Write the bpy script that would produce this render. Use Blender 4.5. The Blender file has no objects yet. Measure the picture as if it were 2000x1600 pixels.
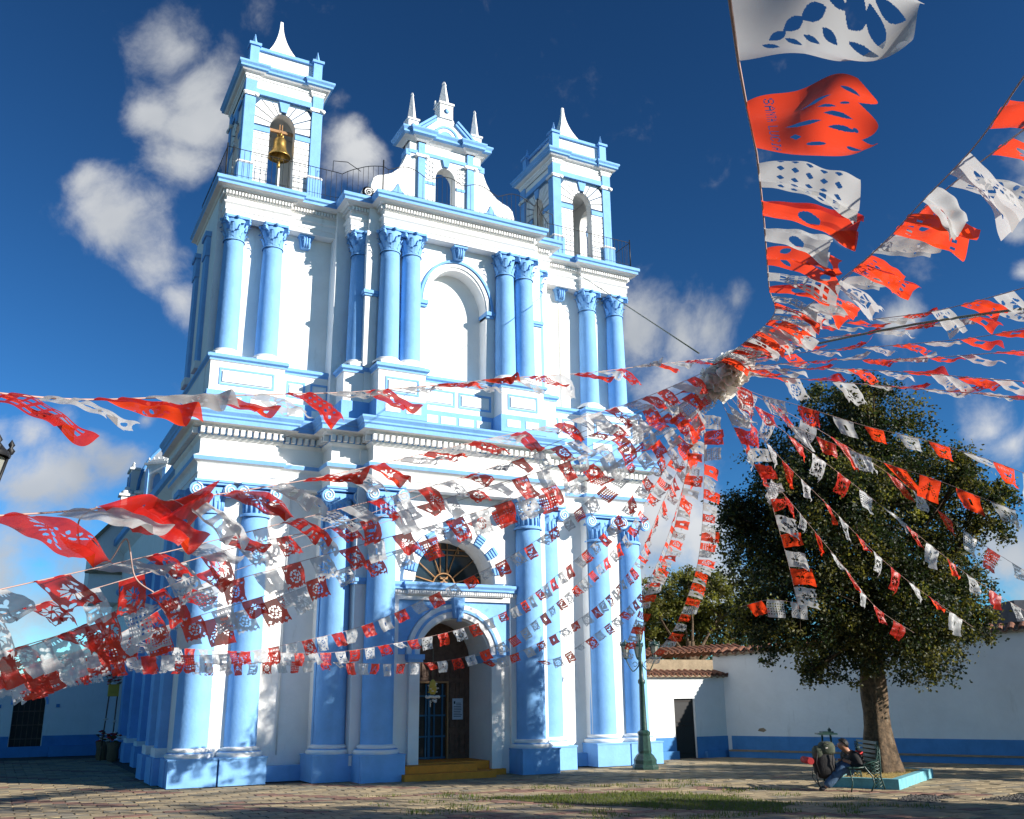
import bpy, math, random
from math import sin, cos, pi, sqrt, atan2, radians
from mathutils import Vector, Matrix, noise
K = 1.2                     # one working unit is 1.2 m
random.seed(7)
sc = bpy.context.scene
col = sc.collection

# ---------------------------------------------------------------- camera
cam = bpy.data.objects.new('camera', bpy.data.cameras.new('camera'))
col.objects.link(cam); sc.camera = cam
F_PX, YAW, PITCH, ROLL = 1867.8, .48383, .289716, -.0109
fw = Vector((sin(YAW)*cos(PITCH), cos(YAW)*cos(PITCH), sin(PITCH)))
rt = Vector((cos(YAW), -sin(YAW), 0)); up = rt.cross(fw)
r2 = rt*cos(ROLL)+up*sin(ROLL); u2 = up*cos(ROLL)-rt*sin(ROLL)
m = Matrix((r2, u2, -fw)).transposed().to_4x4(); m.translation = Vector((-8.926, -20.346, 1.65))*K
cam.matrix_world = m
cam.data.sensor_width = 36; cam.data.lens = 36*F_PX/2000; cam.data.clip_end = 3000; cam.data.clip_start = .05
FW0, R0, U0 = fw, r2, u2
def pdir(px, py):           # direction in the world that the photograph's pixel looks along (used for cloud bearings)
    return (FW0+R0*((px-1000)/F_PX)-U0*((py-800)/F_PX)).normalized()

# ---------------------------------------------------------------- light
SUN = Vector((.88, -1.0, .52)).normalized()
sun_el = math.asin(SUN.z); sun_az = atan2(SUN.x, SUN.y)
sd = bpy.data.lights.new('sun', 'SUN'); sd.energy = 4.8; sd.angle = radians(.5); sd.color = (1, .95, .87)
so = bpy.data.objects.new('sun', sd); col.objects.link(so)
so.rotation_euler = SUN.to_track_quat('Z', 'Y').to_euler(); so.location = SUN*60
w = bpy.data.worlds.new('World'); sc.world = w; w.use_nodes = True
nt = w.node_tree; N = nt.nodes; L = nt.links; N.clear()
def nd(tree, t, **kw):
    n = tree.nodes.new(t)
    for k, v in kw.items(): setattr(n, k, v)
    return n
sky = nd(nt, 'ShaderNodeTexSky', sky_type='NISHITA', sun_disc=False, sun_elevation=sun_el, sun_rotation=sun_az,
         altitude=2200, air_density=1.0, dust_density=.35, ozone_density=3.0)
tc = nd(nt, 'ShaderNodeTexCoord')
nrm = nd(nt, 'ShaderNodeVectorMath', operation='NORMALIZE'); L.new(tc.outputs['Generated'], nrm.inputs[0])
warp = nd(nt, 'ShaderNodeTexNoise'); warp.inputs['Scale'].default_value = 5; warp.inputs['Detail'].default_value = 3
L.new(nrm.outputs[0], warp.inputs['Vector'])
wsub = nd(nt, 'ShaderNodeVectorMath', operation='SUBTRACT'); wsub.inputs[1].default_value = (.5, .5, .5); L.new(warp.outputs['Color'], wsub.inputs[0])
wsc = nd(nt, 'ShaderNodeVectorMath', operation='SCALE'); wsc.inputs['Scale'].default_value = .10; L.new(wsub.outputs[0], wsc.inputs[0])
wv = nd(nt, 'ShaderNodeVectorMath', operation='ADD'); L.new(nrm.outputs[0], wv.inputs[0]); L.new(wsc.outputs[0], wv.inputs[1])
CLOUDS = [(335,85,70),(390,160,85),(330,210,60),(420,240,80),(385,330,70),(215,360,55),(290,440,85),(345,530,70),(375,600,60),(250,400,60),
 (680,270,55),(725,315,60),(650,200,35),(1250,640,100),(1340,650,85),(1320,710,90),(1400,640,55),(1450,585,35),
 (95,960,95),(160,930,60),(250,900,60),(60,840,50),(120,800,40),(275,800,30),(20,1130,150),(130,1160,130),(-60,1250,130),(200,860,40),
 (1290,980,130),(1380,1060,100),(1220,1130,100),(1930,830,60),(1980,870,60),(1985,60,35),(1995,450,35),(1985,540,30),(1640,480,28),
 (1960,1060,90),(1750,640,60),(1650,600,45),(-60,900,120),(-150,500,120),(2120,300,120),(2150,800,130),(900,-120,120),(1990,1150,60),(1400,1160,100)]
prev = None
for (px, py, rr) in CLOUDS:
    c = pdir(px, py)
    dn = nd(nt, 'ShaderNodeVectorMath', operation='DISTANCE'); L.new(wv.outputs[0], dn.inputs[0]); dn.inputs[1].default_value = c
    mr = nd(nt, 'ShaderNodeMapRange', clamp=True); L.new(dn.outputs['Value'], mr.inputs['Value'])
    rad = rr/F_PX*1.72/ (1+((px-1000)**2+(py-800)**2)/F_PX**2)**.5
    mr.inputs['From Min'].default_value = 0; mr.inputs['From Max'].default_value = rad
    mr.inputs['To Min'].default_value = 1; mr.inputs['To Max'].default_value = 0
    if prev is None: prev = mr.outputs[0]
    else:
        a = nd(nt, 'ShaderNodeMath', operation='SMOOTH_MAX'); a.inputs[2].default_value = .25
        L.new(prev, a.inputs[0]); L.new(mr.outputs[0], a.inputs[1]); prev = a.outputs[0]
cn = nd(nt, 'ShaderNodeTexNoise'); cn.inputs['Scale'].default_value = 10; cn.inputs['Detail'].default_value = 12; cn.inputs['Roughness'].default_value = .62
L.new(wv.outputs[0], cn.inputs['Vector'])
cs = nd(nt, 'ShaderNodeMath', operation='MULTIPLY_ADD'); L.new(cn.outputs['Fac'], cs.inputs[0]); cs.inputs[1].default_value = 1.7; cs.inputs[2].default_value = -1.17
ca = nd(nt, 'ShaderNodeMath', operation='ADD'); L.new(prev, ca.inputs[0]); L.new(cs.outputs[0], ca.inputs[1])
cm = nd(nt, 'ShaderNodeMapRange', clamp=True, interpolation_type='SMOOTHSTEP'); L.new(ca.outputs[0], cm.inputs['Value'])
cm.inputs['From Min'].default_value = .02; cm.inputs['From Max'].default_value = .66; cm.inputs['To Max'].default_value = .92
wn = nd(nt, 'ShaderNodeTexNoise'); wn.inputs['Scale'].default_value = 4; wn.inputs['Detail'].default_value = 4; L.new(nrm.outputs[0], wn.inputs['Vector'])
cr = nd(nt, 'ShaderNodeMix', data_type='RGBA'); 
sh = nd(nt, 'ShaderNodeMapRange', clamp=True); L.new(wn.outputs['Fac'], sh.inputs['Value']); sh.inputs['From Min'].default_value = .38; sh.inputs['From Max'].default_value = .62
L.new(sh.outputs[0], cr.inputs['Factor']); cr.inputs['A'].default_value = (2.3, 2.5, 2.75, 1); cr.inputs['B'].default_value = (4.3, 4.35, 4.4, 1)
tint = nd(nt, 'ShaderNodeMix', data_type='RGBA', blend_type='MULTIPLY'); tint.inputs['Factor'].default_value = 1
sc4 = nd(nt, 'ShaderNodeVectorMath', operation='SCALE'); sc4.inputs['Scale'].default_value = .25; L.new(sky.outputs[0], sc4.inputs[0])
gm = nd(nt, 'ShaderNodeGamma'); gm.inputs['Gamma'].default_value = 1.5; L.new(sc4.outputs[0], gm.inputs[0])
sc5 = nd(nt, 'ShaderNodeVectorMath', operation='SCALE'); sc5.inputs['Scale'].default_value = 4; L.new(gm.outputs[0], sc5.inputs[0])
L.new(sc5.outputs[0], tint.inputs['A']); tint.inputs['B'].default_value = (.34, .62, .66, 1)
mx = nd(nt, 'ShaderNodeMix', data_type='RGBA'); L.new(cm.outputs[0], mx.inputs['Factor'])
L.new(tint.outputs['Result'], mx.inputs['A']); L.new(cr.outputs['Result'], mx.inputs['B'])
bg = nd(nt, 'ShaderNodeBackground'); bg.inputs['Strength'].default_value = .095; L.new(mx.outputs['Result'], bg.inputs['Color'])
wo = nd(nt, 'ShaderNodeOutputWorld'); L.new(bg.outputs[0], wo.inputs['Surface'])
vs = sc.view_settings; vs.view_transform = 'Standard'; vs.look = 'None'; vs.exposure = .95; vs.gamma = 1; vs.use_curve_mapping = False

# ---------------------------------------------------------------- materials
def mat(name, base, rough=.8, var=.12, scale=3, bump=.0, bscale=40, spec=.3, metal=0, base2=None, stain=None, stain_amt=.35, trans=None, clear=0):
    mt = bpy.data.materials.new(name); mt.use_nodes = True
    t = mt.node_tree; b = t.nodes['Principled BSDF']; l = t.links
    co = nd(t, 'ShaderNodeTexCoord')
    n1 = nd(t, 'ShaderNodeTexNoise'); n1.inputs['Scale'].default_value = scale; n1.inputs['Detail'].default_value = 6; n1.inputs['Roughness'].default_value = .65
    l.new(co.outputs['Object'], n1.inputs['Vector'])
    mixn = nd(t, 'ShaderNodeMix', data_type='RGBA')
    b2 = base2 or tuple(c*(1-var*2) for c in base)
    mixn.inputs['A'].default_value = (*b2, 1); mixn.inputs['B'].default_value = (*base, 1)
    rg = nd(t, 'ShaderNodeMapRange', clamp=True); rg.inputs['From Min'].default_value = .35; rg.inputs['From Max'].default_value = .62
    l.new(n1.outputs['Fac'], rg.inputs['Value']); l.new(rg.outputs[0], mixn.inputs['Factor'])
    out = mixn.outputs['Result']
    if stain:
        n2 = nd(t, 'ShaderNodeTexNoise'); n2.inputs['Scale'].default_value = 2.2; n2.inputs['Detail'].default_value = 10; n2.inputs['Roughness'].default_value = .72
        mp = nd(t, 'ShaderNodeMapping'); mp.inputs['Scale'].default_value = (1.7, 1.7, .28); l.new(co.outputs['Object'], mp.inputs[0]); l.new(mp.outputs[0], n2.inputs['Vector'])
        r2_ = nd(t, 'ShaderNodeMapRange', clamp=True); r2_.inputs['From Min'].default_value = .58; r2_.inputs['From Max'].default_value = .74; r2_.inputs['To Max'].default_value = stain_amt
        l.new(n2.outputs['Fac'], r2_.inputs['Value'])
        m2 = nd(t, 'ShaderNodeMix', data_type='RGBA'); l.new(r2_.outputs[0], m2.inputs['Factor']); l.new(out, m2.inputs['A']); m2.inputs['B'].default_value = (*stain, 1)
        out = m2.outputs['Result']
    l.new(out, b.inputs['Base Color'])
    b.inputs['Roughness'].default_value = rough; b.inputs['Specular IOR Level'].default_value = spec; b.inputs['Metallic'].default_value = metal
    if bump:
        n3 = nd(t, 'ShaderNodeTexNoise'); n3.inputs['Scale'].default_value = bscale; n3.inputs['Detail'].default_value = 4; l.new(co.outputs['Object'], n3.inputs['Vector'])
        bm_ = nd(t, 'ShaderNodeBump'); bm_.inputs['Strength'].default_value = bump; bm_.inputs['Distance'].default_value = .02
        l.new(n3.outputs['Fac'], bm_.inputs['Height']); l.new(bm_.outputs[0], b.inputs['Normal'])
    if trans:
        tr = nd(t, 'ShaderNodeBsdfTranslucent'); tr.inputs['Color'].default_value = (*trans, 1)
        ms = nd(t, 'ShaderNodeMixShader'); ms.inputs[0].default_value = .5
        l.new(b.outputs[0], ms.inputs[1]); l.new(tr.outputs[0], ms.inputs[2])
        so_ = ms.outputs[0]
        if clear:
            tp = nd(t, 'ShaderNodeBsdfTransparent'); m3 = nd(t, 'ShaderNodeMixShader'); m3.inputs[0].default_value = clear
            l.new(so_, m3.inputs[1]); l.new(tp.outputs[0], m3.inputs[2]); so_ = m3.outputs[0]
        l.new(so_, t.nodes['Material Output'].inputs['Surface'])
    return mt
M = dict(
 white=mat('white_stucco', (.80,.79,.765), .9, .035, 1.6, .35, 12, .15, stain=(.40,.36,.30), stain_amt=.42),
 blue=mat('light_blue_paint', (.205,.43,.76), .75, .07, 2.2, .3, 14, .25, stain=(.10,.22,.42), stain_amt=.25),
 deep=mat('deep_blue_paint', (.07,.225,.47), .8, .08, 2.5, .3, 14, .2, stain=(.03,.08,.2)),
 groove=mat('groove_paint', (.05,.11,.2), .9),
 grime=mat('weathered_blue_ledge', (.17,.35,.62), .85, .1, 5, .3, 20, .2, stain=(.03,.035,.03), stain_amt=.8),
 wood=mat('brown_door_wood', (.13,.075,.05), .6, .2, 8, .3, 60),
 dwood=mat('dark_door_wood', (.02,.014,.012), .6, .2, 8),
 black=mat('black_iron', (.012,.012,.013), .5, .1, 8),
 green=mat('green_iron', (.018,.06,.045), .42, .25, 14, .3, 30, .5, stain=(.02,.02,.015)),
 bronze=mat('bronze', (.5,.32,.09), .38, .2, 9, .1, 30, .5, metal=.85),
 glass=mat('dark_glass', (.02,.026,.026), .08, .1, 4, spec=.6),
 lampglass=mat('milky_lamp_glass', (.5,.5,.44), .25, .1, 6, trans=(.5,.5,.42)),
 frame=mat('copper_window_bar', (.36,.19,.08), .5),
 bluebar=mat('blue_door_bar', (.02,.1,.19), .6),
 ochre=mat('ochre_step_paint', (.78,.27,.03), .8, .1, 6, .2, 30),
 tile=mat('clay_roof_tile', (.22,.09,.05), .85, .25, 9, .5, 30, base2=(.10,.055,.04), stain=(.35,.3,.24), stain_amt=.5),
 adobe=mat('adobe', (.30,.23,.15), .95, .15, 4, .5, 20),
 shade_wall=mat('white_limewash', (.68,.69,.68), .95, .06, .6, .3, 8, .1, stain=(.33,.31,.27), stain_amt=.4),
 grey=mat('grey_block', (.07,.075,.09), .9),
 bark=mat('bark', (.13,.085,.05), .95, .25, 9, 1.0, 14, base2=(.035,.025,.016), stain=(.27,.24,.18), stain_amt=.75),
 teal=mat('turquoise_kerb_paint', (.16,.42,.47), .85, .15, 5, .4, 20, stain=(.28,.2,.14), stain_amt=.9),
 straw=mat('dry_grass_soil', (.33,.24,.08), .95, .2, 8, 1, 40, base2=(.18,.14,.05)),
 skin=mat('skin', (.42,.2,.12), .55, .05), hair=mat('black_hair', (.012,.01,.009), .5, .1, 40, .6, 90),
 jacket=mat('dark_jacket', (.022,.02,.02), .8, .2, 12, .4, 40), jeans=mat('blue_jeans', (.07,.13,.22), .85, .25, 14, .4, 60),
 shoe=mat('shoe_leather', (.03,.03,.033), .6), olive=mat('olive_canvas', (.075,.085,.055), .85, .2, 10, .4, 50),
 redc=mat('red_cloth', (.45,.03,.03), .8), paper=mat('pale_paper', (.42,.5,.58), .7, .03), ink=mat('dark_ink', (.03,.04,.06), .7),
 gold=mat('yellow_flower', (.55,.36,.05), .7), palew=mat('pale_flower', (.65,.58,.5), .7, .1, 20), basket=mat('wicker', (.25,.15,.08), .9, .3, 60, 1, 70),
 rope=mat('twine', (.45,.30,.26), .8), cable=mat('steel_cable', (.2,.2,.12), .5),
 gravel=mat('grey_pebbles', (.14,.13,.115), .95, .3, 60, 1, 90), joint=mat('paving_joint', (.12,.10,.075), .95, .2, 9, .5, 60),
 p1=mat('cream_paver', (.38,.295,.175), .9, .12, 3, .4, 40, stain=(.2,.17,.12), stain_amt=.5), p2=mat('tan_paver', (.30,.235,.145), .9, .14, 3, .4, 40, stain=(.17,.15,.11), stain_amt=.5),
 p3=mat('brick_paver', (.25,.14,.10), .9, .14, 4, .4, 40), p4=mat('worn_grey_paver', (.25,.215,.155), .9, .15, 3, .4, 40),
 grass=mat('grass_blade', (.075,.13,.018), .7, .3, 4, base2=(.17,.16,.045), trans=(.14,.17,.03)), moss=mat('grass_soil', (.13,.125,.06), .95, .3, 12, .8, 50),
 red=mat('red_plastic_paper', (.50,.018,.012), .38, .12, 6, .3, 10, .4, trans=(1.0,.075,.015), clear=.06),
 wht=mat('white_plastic_paper', (.62,.62,.61), .38, .06, 6, .3, 10, .4, trans=(.5,.49,.47), clear=.13),
 pom=mat('cream_plastic_ruffle', (.80,.78,.72), .4, .05, 12, trans=(.95,.92,.84)))
def leafmat(name, c1, c2, tr):
    mt = mat(name, c1, .5, base2=c2, scale=2.5, spec=.4, trans=tr); return mt
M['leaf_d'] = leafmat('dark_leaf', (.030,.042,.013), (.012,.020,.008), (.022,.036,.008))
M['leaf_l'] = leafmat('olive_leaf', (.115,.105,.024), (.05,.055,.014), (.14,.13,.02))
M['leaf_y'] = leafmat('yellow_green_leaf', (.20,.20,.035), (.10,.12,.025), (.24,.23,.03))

# ---------------------------------------------------------------- mesh builder
SPLIT={'skirting','door_jamb','impost','pier','pilaster_capital','dado','attic_pinnacles','band_panel','pack_strap','nave_dado','backing_panel','tower_pier','pinnacle'}
class MB:
    def __init__(s): s.v=[]; s.f=[]; s.m=[]; s.mi=0; s.T=None; s.smooth=False; s.sm=[]
    def pt(s, p):
        p = Vector(p)
        if s.T: p = s.T(p)
        s.v.append(p); return len(s.v)-1
    def face(s, pts, mi=None): s.idx([s.pt(p) for p in pts], mi)
    def idx(s, ids, mi=None):
        s.f.append(ids); s.m.append(s.mi if mi is None else mi); s.sm.append(s.smooth)
    def box(s, x0,x1,y0,y1,z0,z1, mi=None):
        a=[s.pt((x,y,z)) for z in(z0,z1) for y in(y0,y1) for x in(x0,x1)]
        for q in ((0,2,3,1),(4,5,7,6),(0,1,5,4),(2,6,7,3),(0,4,6,2),(1,3,7,5)): s.idx([a[i] for i in q],mi)
        return s
    def obox(s, c, ax, ay, az, mi=None):    # oriented box, half-axis vectors
        c=Vector(c); ax=Vector(ax); ay=Vector(ay); az=Vector(az)
        a=[s.pt(c+i*ax+j*ay+k*az) for k in(-1,1) for j in(-1,1) for i in(-1,1)]
        for q in ((0,2,3,1),(4,5,7,6),(0,1,5,4),(2,6,7,3),(0,4,6,2),(1,3,7,5)): s.idx([a[i] for i in q],mi)
        return s
    def prism(s, poly, y0, y1, mi=None, side=None):     # polygon in xz, thickness y
        n=len(poly); A=[s.pt((x,y0,z)) for x,z in poly]; B=[s.pt((x,y1,z)) for x,z in poly]
        s.idx(A,mi); s.idx(B[::-1],mi)
        for i in range(n): j=(i+1)%n; s.idx([A[j],A[i],B[i],B[j]],mi if side is None else side)
        return s
    def zprism(s, poly, z0, z1, mi=None):
        n=len(poly); A=[s.pt((x,y,z0)) for x,y in poly]; B=[s.pt((x,y,z1)) for x,y in poly]
        s.idx(A[::-1],mi); s.idx(B,mi)
        for i in range(n): j=(i+1)%n; s.idx([A[i],A[j],B[j],B[i]],mi)
        return s
    def lathe(s, c, prof, n=20, mis=None, a0=0, a1=2*pi, smooth=True, sq=False):
        cx,cy,cz=c; sm=s.smooth; s.smooth=smooth; rings=[]; full=abs(a1-a0-2*pi)<1e-6; cnt=n if full else n+1
        for r,z in prof:
            ring=[]
            for i in range(cnt):
                a=a0+(a1-a0)*i/n; k=r
                if sq: k=r/max(abs(cos(a)),abs(sin(a)))
                ring.append(s.pt((cx+k*cos(a),cy+k*sin(a),cz+z)))
            rings.append(ring)
        for j in range(len(prof)-1):
            for i in range(n):
                i2=(i+1)%cnt
                s.idx([rings[j][i],rings[j][i2],rings[j+1][i2],rings[j+1][i]], mis[j] if mis else None)
        if full and prof[-1][0]>.001: s.idx(rings[-1], mis[-1] if mis else None)
        s.smooth=sm; return s
    def tube(s, pts, r, n=6, mi=None, cap=True):
        pts=[Vector(p) for p in pts]; rr=r if isinstance(r,(list,tuple)) else [r]*len(pts); rings=[]; sm=s.smooth; s.smooth=True
        prevx=None
        for i,p in enumerate(pts):
            t=(pts[min(i+1,len(pts)-1)]-pts[max(i-1,0)]); t=t.normalized() if t.length>1e-9 else Vector((0,0,1))
            ref=prevx if prevx is not None else (Vector((0,0,1)) if abs(t.z)<.9 else Vector((1,0,0)))
            x=ref-t*ref.dot(t)
            if x.length<1e-6: x=t.orthogonal()
            x.normalize(); prevx=x; y=t.cross(x)
            rings.append([s.pt(p+x*rr[i]*cos(2*pi*k/n)+y*rr[i]*sin(2*pi*k/n)) for k in range(n)])
        for j in range(len(pts)-1):
            for k in range(n): s.idx([rings[j][k],rings[j][(k+1)%n],rings[j+1][(k+1)%n],rings[j+1][k]],mi)
        s.smooth=sm
        if cap: s.idx(rings[0][::-1],mi); s.idx(rings[-1],mi)
        return s
    def sweep(s, path, prof, mis, closed=False):   # prof (outward offset, z); the outside lies to the LEFT of travel... see offs()
        P=[offs(path,o,closed) for o,z in prof]
        n=len(path)
        rows=[[s.pt((x,y,prof[k][1])) for x,y in P[k]] for k in range(len(prof))]
        for k in range(len(prof)-1):
            for i in range(n if closed else n-1):
                j=(i+1)%n; s.idx([rows[k][i],rows[k][j],rows[k+1][j],rows[k+1][i]],mis[k])
        return s
    def islands(s):         # faces grouped by shared corner positions
        par={}
        def find(a):
            while par[a]!=a: par[a]=par[par[a]]; a=par[a]
            return a
        key=[(round(p.x,4),round(p.y,4),round(p.z,4)) for p in s.v]
        for k in key: par.setdefault(k,k)
        for f in s.f:
            r=find(key[f[0]])
            for i in f[1:]: par[find(key[i])]=r
        out={}
        for n,f in enumerate(s.f): out.setdefault(find(key[f[0]]),[]).append(n)
        res=[]
        for fs in out.values():
            q=MB(); mp={}
            for n in fs:
                ids=[]
                for i in s.f[n]:
                    if i not in mp: mp[i]=len(q.v); q.v.append(s.v[i])
                    ids.append(mp[i])
                q.f.append(ids); q.m.append(s.m[n]); q.sm.append(s.sm[n])
            res.append(q)
        return res
    def build(s, name, mats, parent=None, loc=None, kind=None, mesh=True):
        if name in SPLIT and kind is None and len(s.f)<4000:
            P_=s.islands()
            if len(P_)>1:
                for q in P_: o=q.build1(name,mats,parent,loc,kind)
                return o
        return s.build1(name,mats,parent,loc,kind)
    def build1(s, name, mats, parent=None, loc=None, kind=None, mesh=True):
        me=bpy.data.meshes.new(name); me.from_pydata([tuple(p*K) for p in s.v],[],s.f)
        if not isinstance(mats,(list,tuple)): mats=[mats]
        for mm in mats: me.materials.append(M[mm] if isinstance(mm,str) else mm)
        me.polygons.foreach_set('material_index',s.m); me.polygons.foreach_set('use_smooth',s.sm); me.update()
        return link(name, me, parent, loc, kind)
def link(name, me, parent=None, loc=None, kind=None, rot=None):
    o=bpy.data.objects.new(name,me); col.objects.link(o)
    if parent is not None: o.parent=parent
    if loc is not None: o.location=Vector(loc)*K
    if rot is not None: o.rotation_euler=rot
    if kind: o['kind']=kind
    return o
def offs(path,o,closed=False):
    n=len(path); out=[]
    for i in range(n):
        p=Vector(path[i]).to_2d() if len(path[i])>2 else Vector(path[i])
        a=Vector(path[i-1]) if (i>0 or closed) else None; b=Vector(path[(i+1)%n]) if (i<n-1 or closed) else None
        def nr(u,v): d=(v-u).normalized(); return Vector((d.y,-d.x))
        if a is None: q=p+nr(p,b)*o
        elif b is None: q=p+nr(a,p)*o
        else:
            n1=nr(a,p); n2=nr(p,b); k=1+n1.dot(n2); q=p+(n1+n2)*(o/max(k,.2))
        out.append((q.x,q.y))
    return out
def empty(name, label, cat, loc=(0,0,0), group=None, rz=0, kind=None):
    o=bpy.data.objects.new(name,None); col.objects.link(o); o.location=Vector(loc)*K; o.rotation_euler.z=rz; o.empty_display_size=.2
    return tag(o,label,cat,group,kind)
def tag(o,label=None,cat=None,group=None,kind=None):
    if label: o['label']=label
    if cat: o['category']=cat
    if group: o['group']=group
    if kind: o['kind']=kind
    return o
def copy_tree(o,parent=None):
    c=o.copy(); col.objects.link(c); c.parent=parent
    for ch in list(o.children): copy_tree(ch,c)
    return c
def arch(cx,cz,rx,rz,n,a0=0,a1=pi): return [(cx+rx*cos(a0+(a1-a0)*i/n), cz+rz*sin(a0+(a1-a0)*i/n)) for i in range(n+1)]
def mirror(half):   # half path given left-to-centre, mirrored to the right
    return half+[(-x,y) for x,y in half[::-1]]
# ---------------------------------------------------------------- the church
church = empty('church', 'white and light blue two-towered church with columns, bell gable and arched door', 'church')
W, B, D_, G_, R_ = 'white', 'blue', 'deep', 'groove', 'grime'
def cpart(mb, name, mats, kind=None, loc=None): return mb.build(name, mats, church, loc, kind)
# ---- wall masses
b=MB()
XB=5.62                                   # half width of the body
def arch_wall(b, x0,x1,z0,z1, cx,hw,zs,rz, y0,y1, mi=0, mrev=None, n=22, sill=None, mb=None):
    """wall slab with an arched opening; front y0, back y1"""
    zb=z0 if sill is None else sill
    A=arch(cx,zs,hw,rz,n,pi,0)            # left springing to right
    mi0=mi
    for y in (y0,y1):
        mi=mi0 if (y==y0 or mb is None) else mb
        b.face([(x0,y,z0),(cx-hw,y,z0),(cx-hw,y,zs),(x0,y,zs)],mi); b.face([(cx+hw,y,z0),(x1,y,z0),(x1,y,zs),(cx+hw,y,zs)],mi)
        T=[]
        for (x,z) in A:                   # radial projection onto the outer rectangle
            t=(x-cx)/hw; X=cx+(x1-cx)*t if t>0 else cx+(cx-x0)*t; T.append((X,z1))
        for i in range(n):
            b.face([(A[i][0],y,A[i][1]),(A[i+1][0],y,A[i+1][1]),(T[i+1][0],y,z1),(T[i][0],y,z1)],mi)
        b.face([(x0,y,zs),(cx-hw,y,zs),(x0,y,z1)],mi); b.face([(cx+hw,y,zs),(x1,y,zs),(x1,y,z1)],mi)
        if sill is not None: b.face([(cx-hw,y,z0),(cx+hw,y,z0),(cx+hw,y,sill),(cx-hw,y,sill)],mi)
    mi=mi0; mr=mi if mrev is None else mrev
    for i in range(n): b.face([(A[i][0],y0,A[i][1]),(A[i+1][0],y0,A[i+1][1]),(A[i+1][0],y1,A[i+1][1]),(A[i][0],y1,A[i][1])],mr)
    for s in (-1,1): b.face([(cx+s*hw,y0,zb),(cx+s*hw,y0,zs),(cx+s*hw,y1,zs),(cx+s*hw,y1,zb)],mr)
    for (xa,xb) in ((x0,x0),(x1,x1)): b.face([(xa,y0,z0),(xa,y1,z0),(xa,y1,z1),(xa,y0,z1)],mi)
    b.face([(x0,y0,z1),(x1,y0,z1),(x1,y1,z1),(x0,y1,z1)],mi)
    if sill is not None: b.face([(cx-hw,y0,sill),(cx+hw,y0,sill),(cx+hw,y1,sill),(cx-hw,y1,sill)],mr)
for s in (-1,1):
    xa,xb=sorted((s*2.9,s*XB)); b.box(xa,xb,.58,3.4,0,13.0)          # side bays, full height
    xa,xb=sorted((s*2.32,s*2.9)); b.box(xa,xb,.1,3.4,0,13.0)         # stepped strip behind columns A
cpart(b,'wall',[W])
b=MB()                                    # centre bay lower wall with the door opening and the lunette
arch_wall(b,-2.3,2.3,0,3.96,0,.86,2.40,.86,-.5,.75,0)
arch_wall(b,-2.3,2.3,3.965,6.9,0,.98,4.06,1.0,-.5,.2,0)
b.box(-2.3,2.3,.2,.8,3.97,6.9); b.box(-2.3,2.3,.8,3.3,3.0,12.9)
cpart(b,'wall',[W])
b=MB()
b.box(-2.04,2.04,-.5,.6,6.9,8.02)
arch_wall(b,-2.3,2.3,8.02,12.9,0,.80,10.70,1.02,-.5,-.12,0)
b.box(-2.29,2.29,-.12,.79,8.02,12.9)
cpart(b,'wall',[W])
# thin joint line down the left bay and dark cable on the right bay
b=MB(); b.tube([(-3.55,.56,.5),(-3.55,.56,6.0)],.012,5); cpart(b,'drain_pipe',['shade_wall'])
b=MB(); b.tube([(3.55,.56,8.9),(3.53,.56,11.8)],.008,5); cpart(b,'wall_cable',['cable'])
# ---- cornices and entablatures
P1=mirror([(-5.66,3.4),(-5.66,.08),(-3.98,.08),(-3.98,.22),(-2.95,.22),(-2.95,-.42),(-2.14,-.42),(-2.14,-.86)])
P2=mirror([(-5.52,3.4),(-5.52,.16),(-4.05,.16),(-4.05,.28),(-2.70,.28),(-2.70,-.36),(-2.02,-.36),(-2.02,-.79)])
P3=mirror([(-5.60,3.4),(-5.60,.02),(-3.98,.02),(-3.98,.32),(-2.76,.32),(-2.76,-.46),(-2.12,-.46),(-2.12,-.98),(-.98,-.98),(-.98,-.55)])
b=MB()
b.sweep(P1,[(-.35,6.05),(0,6.05),(0,6.20),(.02,6.21),(.02,6.38),(.05,6.42),(.12,6.46)],[0]*6)
b.sweep(P1,[(.12,6.46),(.14,6.54),(.03,6.60)],[1,0]); b.sweep(P1,[(.03,6.60),(.0,6.62),(0,6.94),(.05,6.98),(.07,7.02)],[0]*4)
b.sweep(P1,[(.07,7.02),(.07,7.17)],[1]); b.sweep(P1,[(.07,7.17),(.16,7.18),(.2,7.22),(.33,7.24)],[0]*3)
cpart(b,'entablature',[W,B])
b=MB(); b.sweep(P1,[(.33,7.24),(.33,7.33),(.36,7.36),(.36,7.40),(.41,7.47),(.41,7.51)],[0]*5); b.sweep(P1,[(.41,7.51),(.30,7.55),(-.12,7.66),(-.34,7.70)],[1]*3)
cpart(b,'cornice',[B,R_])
b=MB()
b.sweep(P2,[(-.3,12.3),(0,12.3),(0,12.42),(.02,12.43),(.02,12.56),(.06,12.60),(.06,12.63),(0,12.65),(0,12.76),(.04,12.78),(.04,12.90),(.12,12.91),(.15,12.94),(.26,12.96)],[0]*13)
cpart(b,'entablature',[W])
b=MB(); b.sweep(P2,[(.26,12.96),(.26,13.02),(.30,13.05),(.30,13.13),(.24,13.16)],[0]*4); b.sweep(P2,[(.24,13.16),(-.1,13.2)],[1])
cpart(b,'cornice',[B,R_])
b=MB(); b.box(-5.4,5.4,.1,3.35,13.10,13.19); b.box(-2.0,2.0,-.72,.1,13.10,13.188); cpart(b,'terrace_floor',['joint'])
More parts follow.
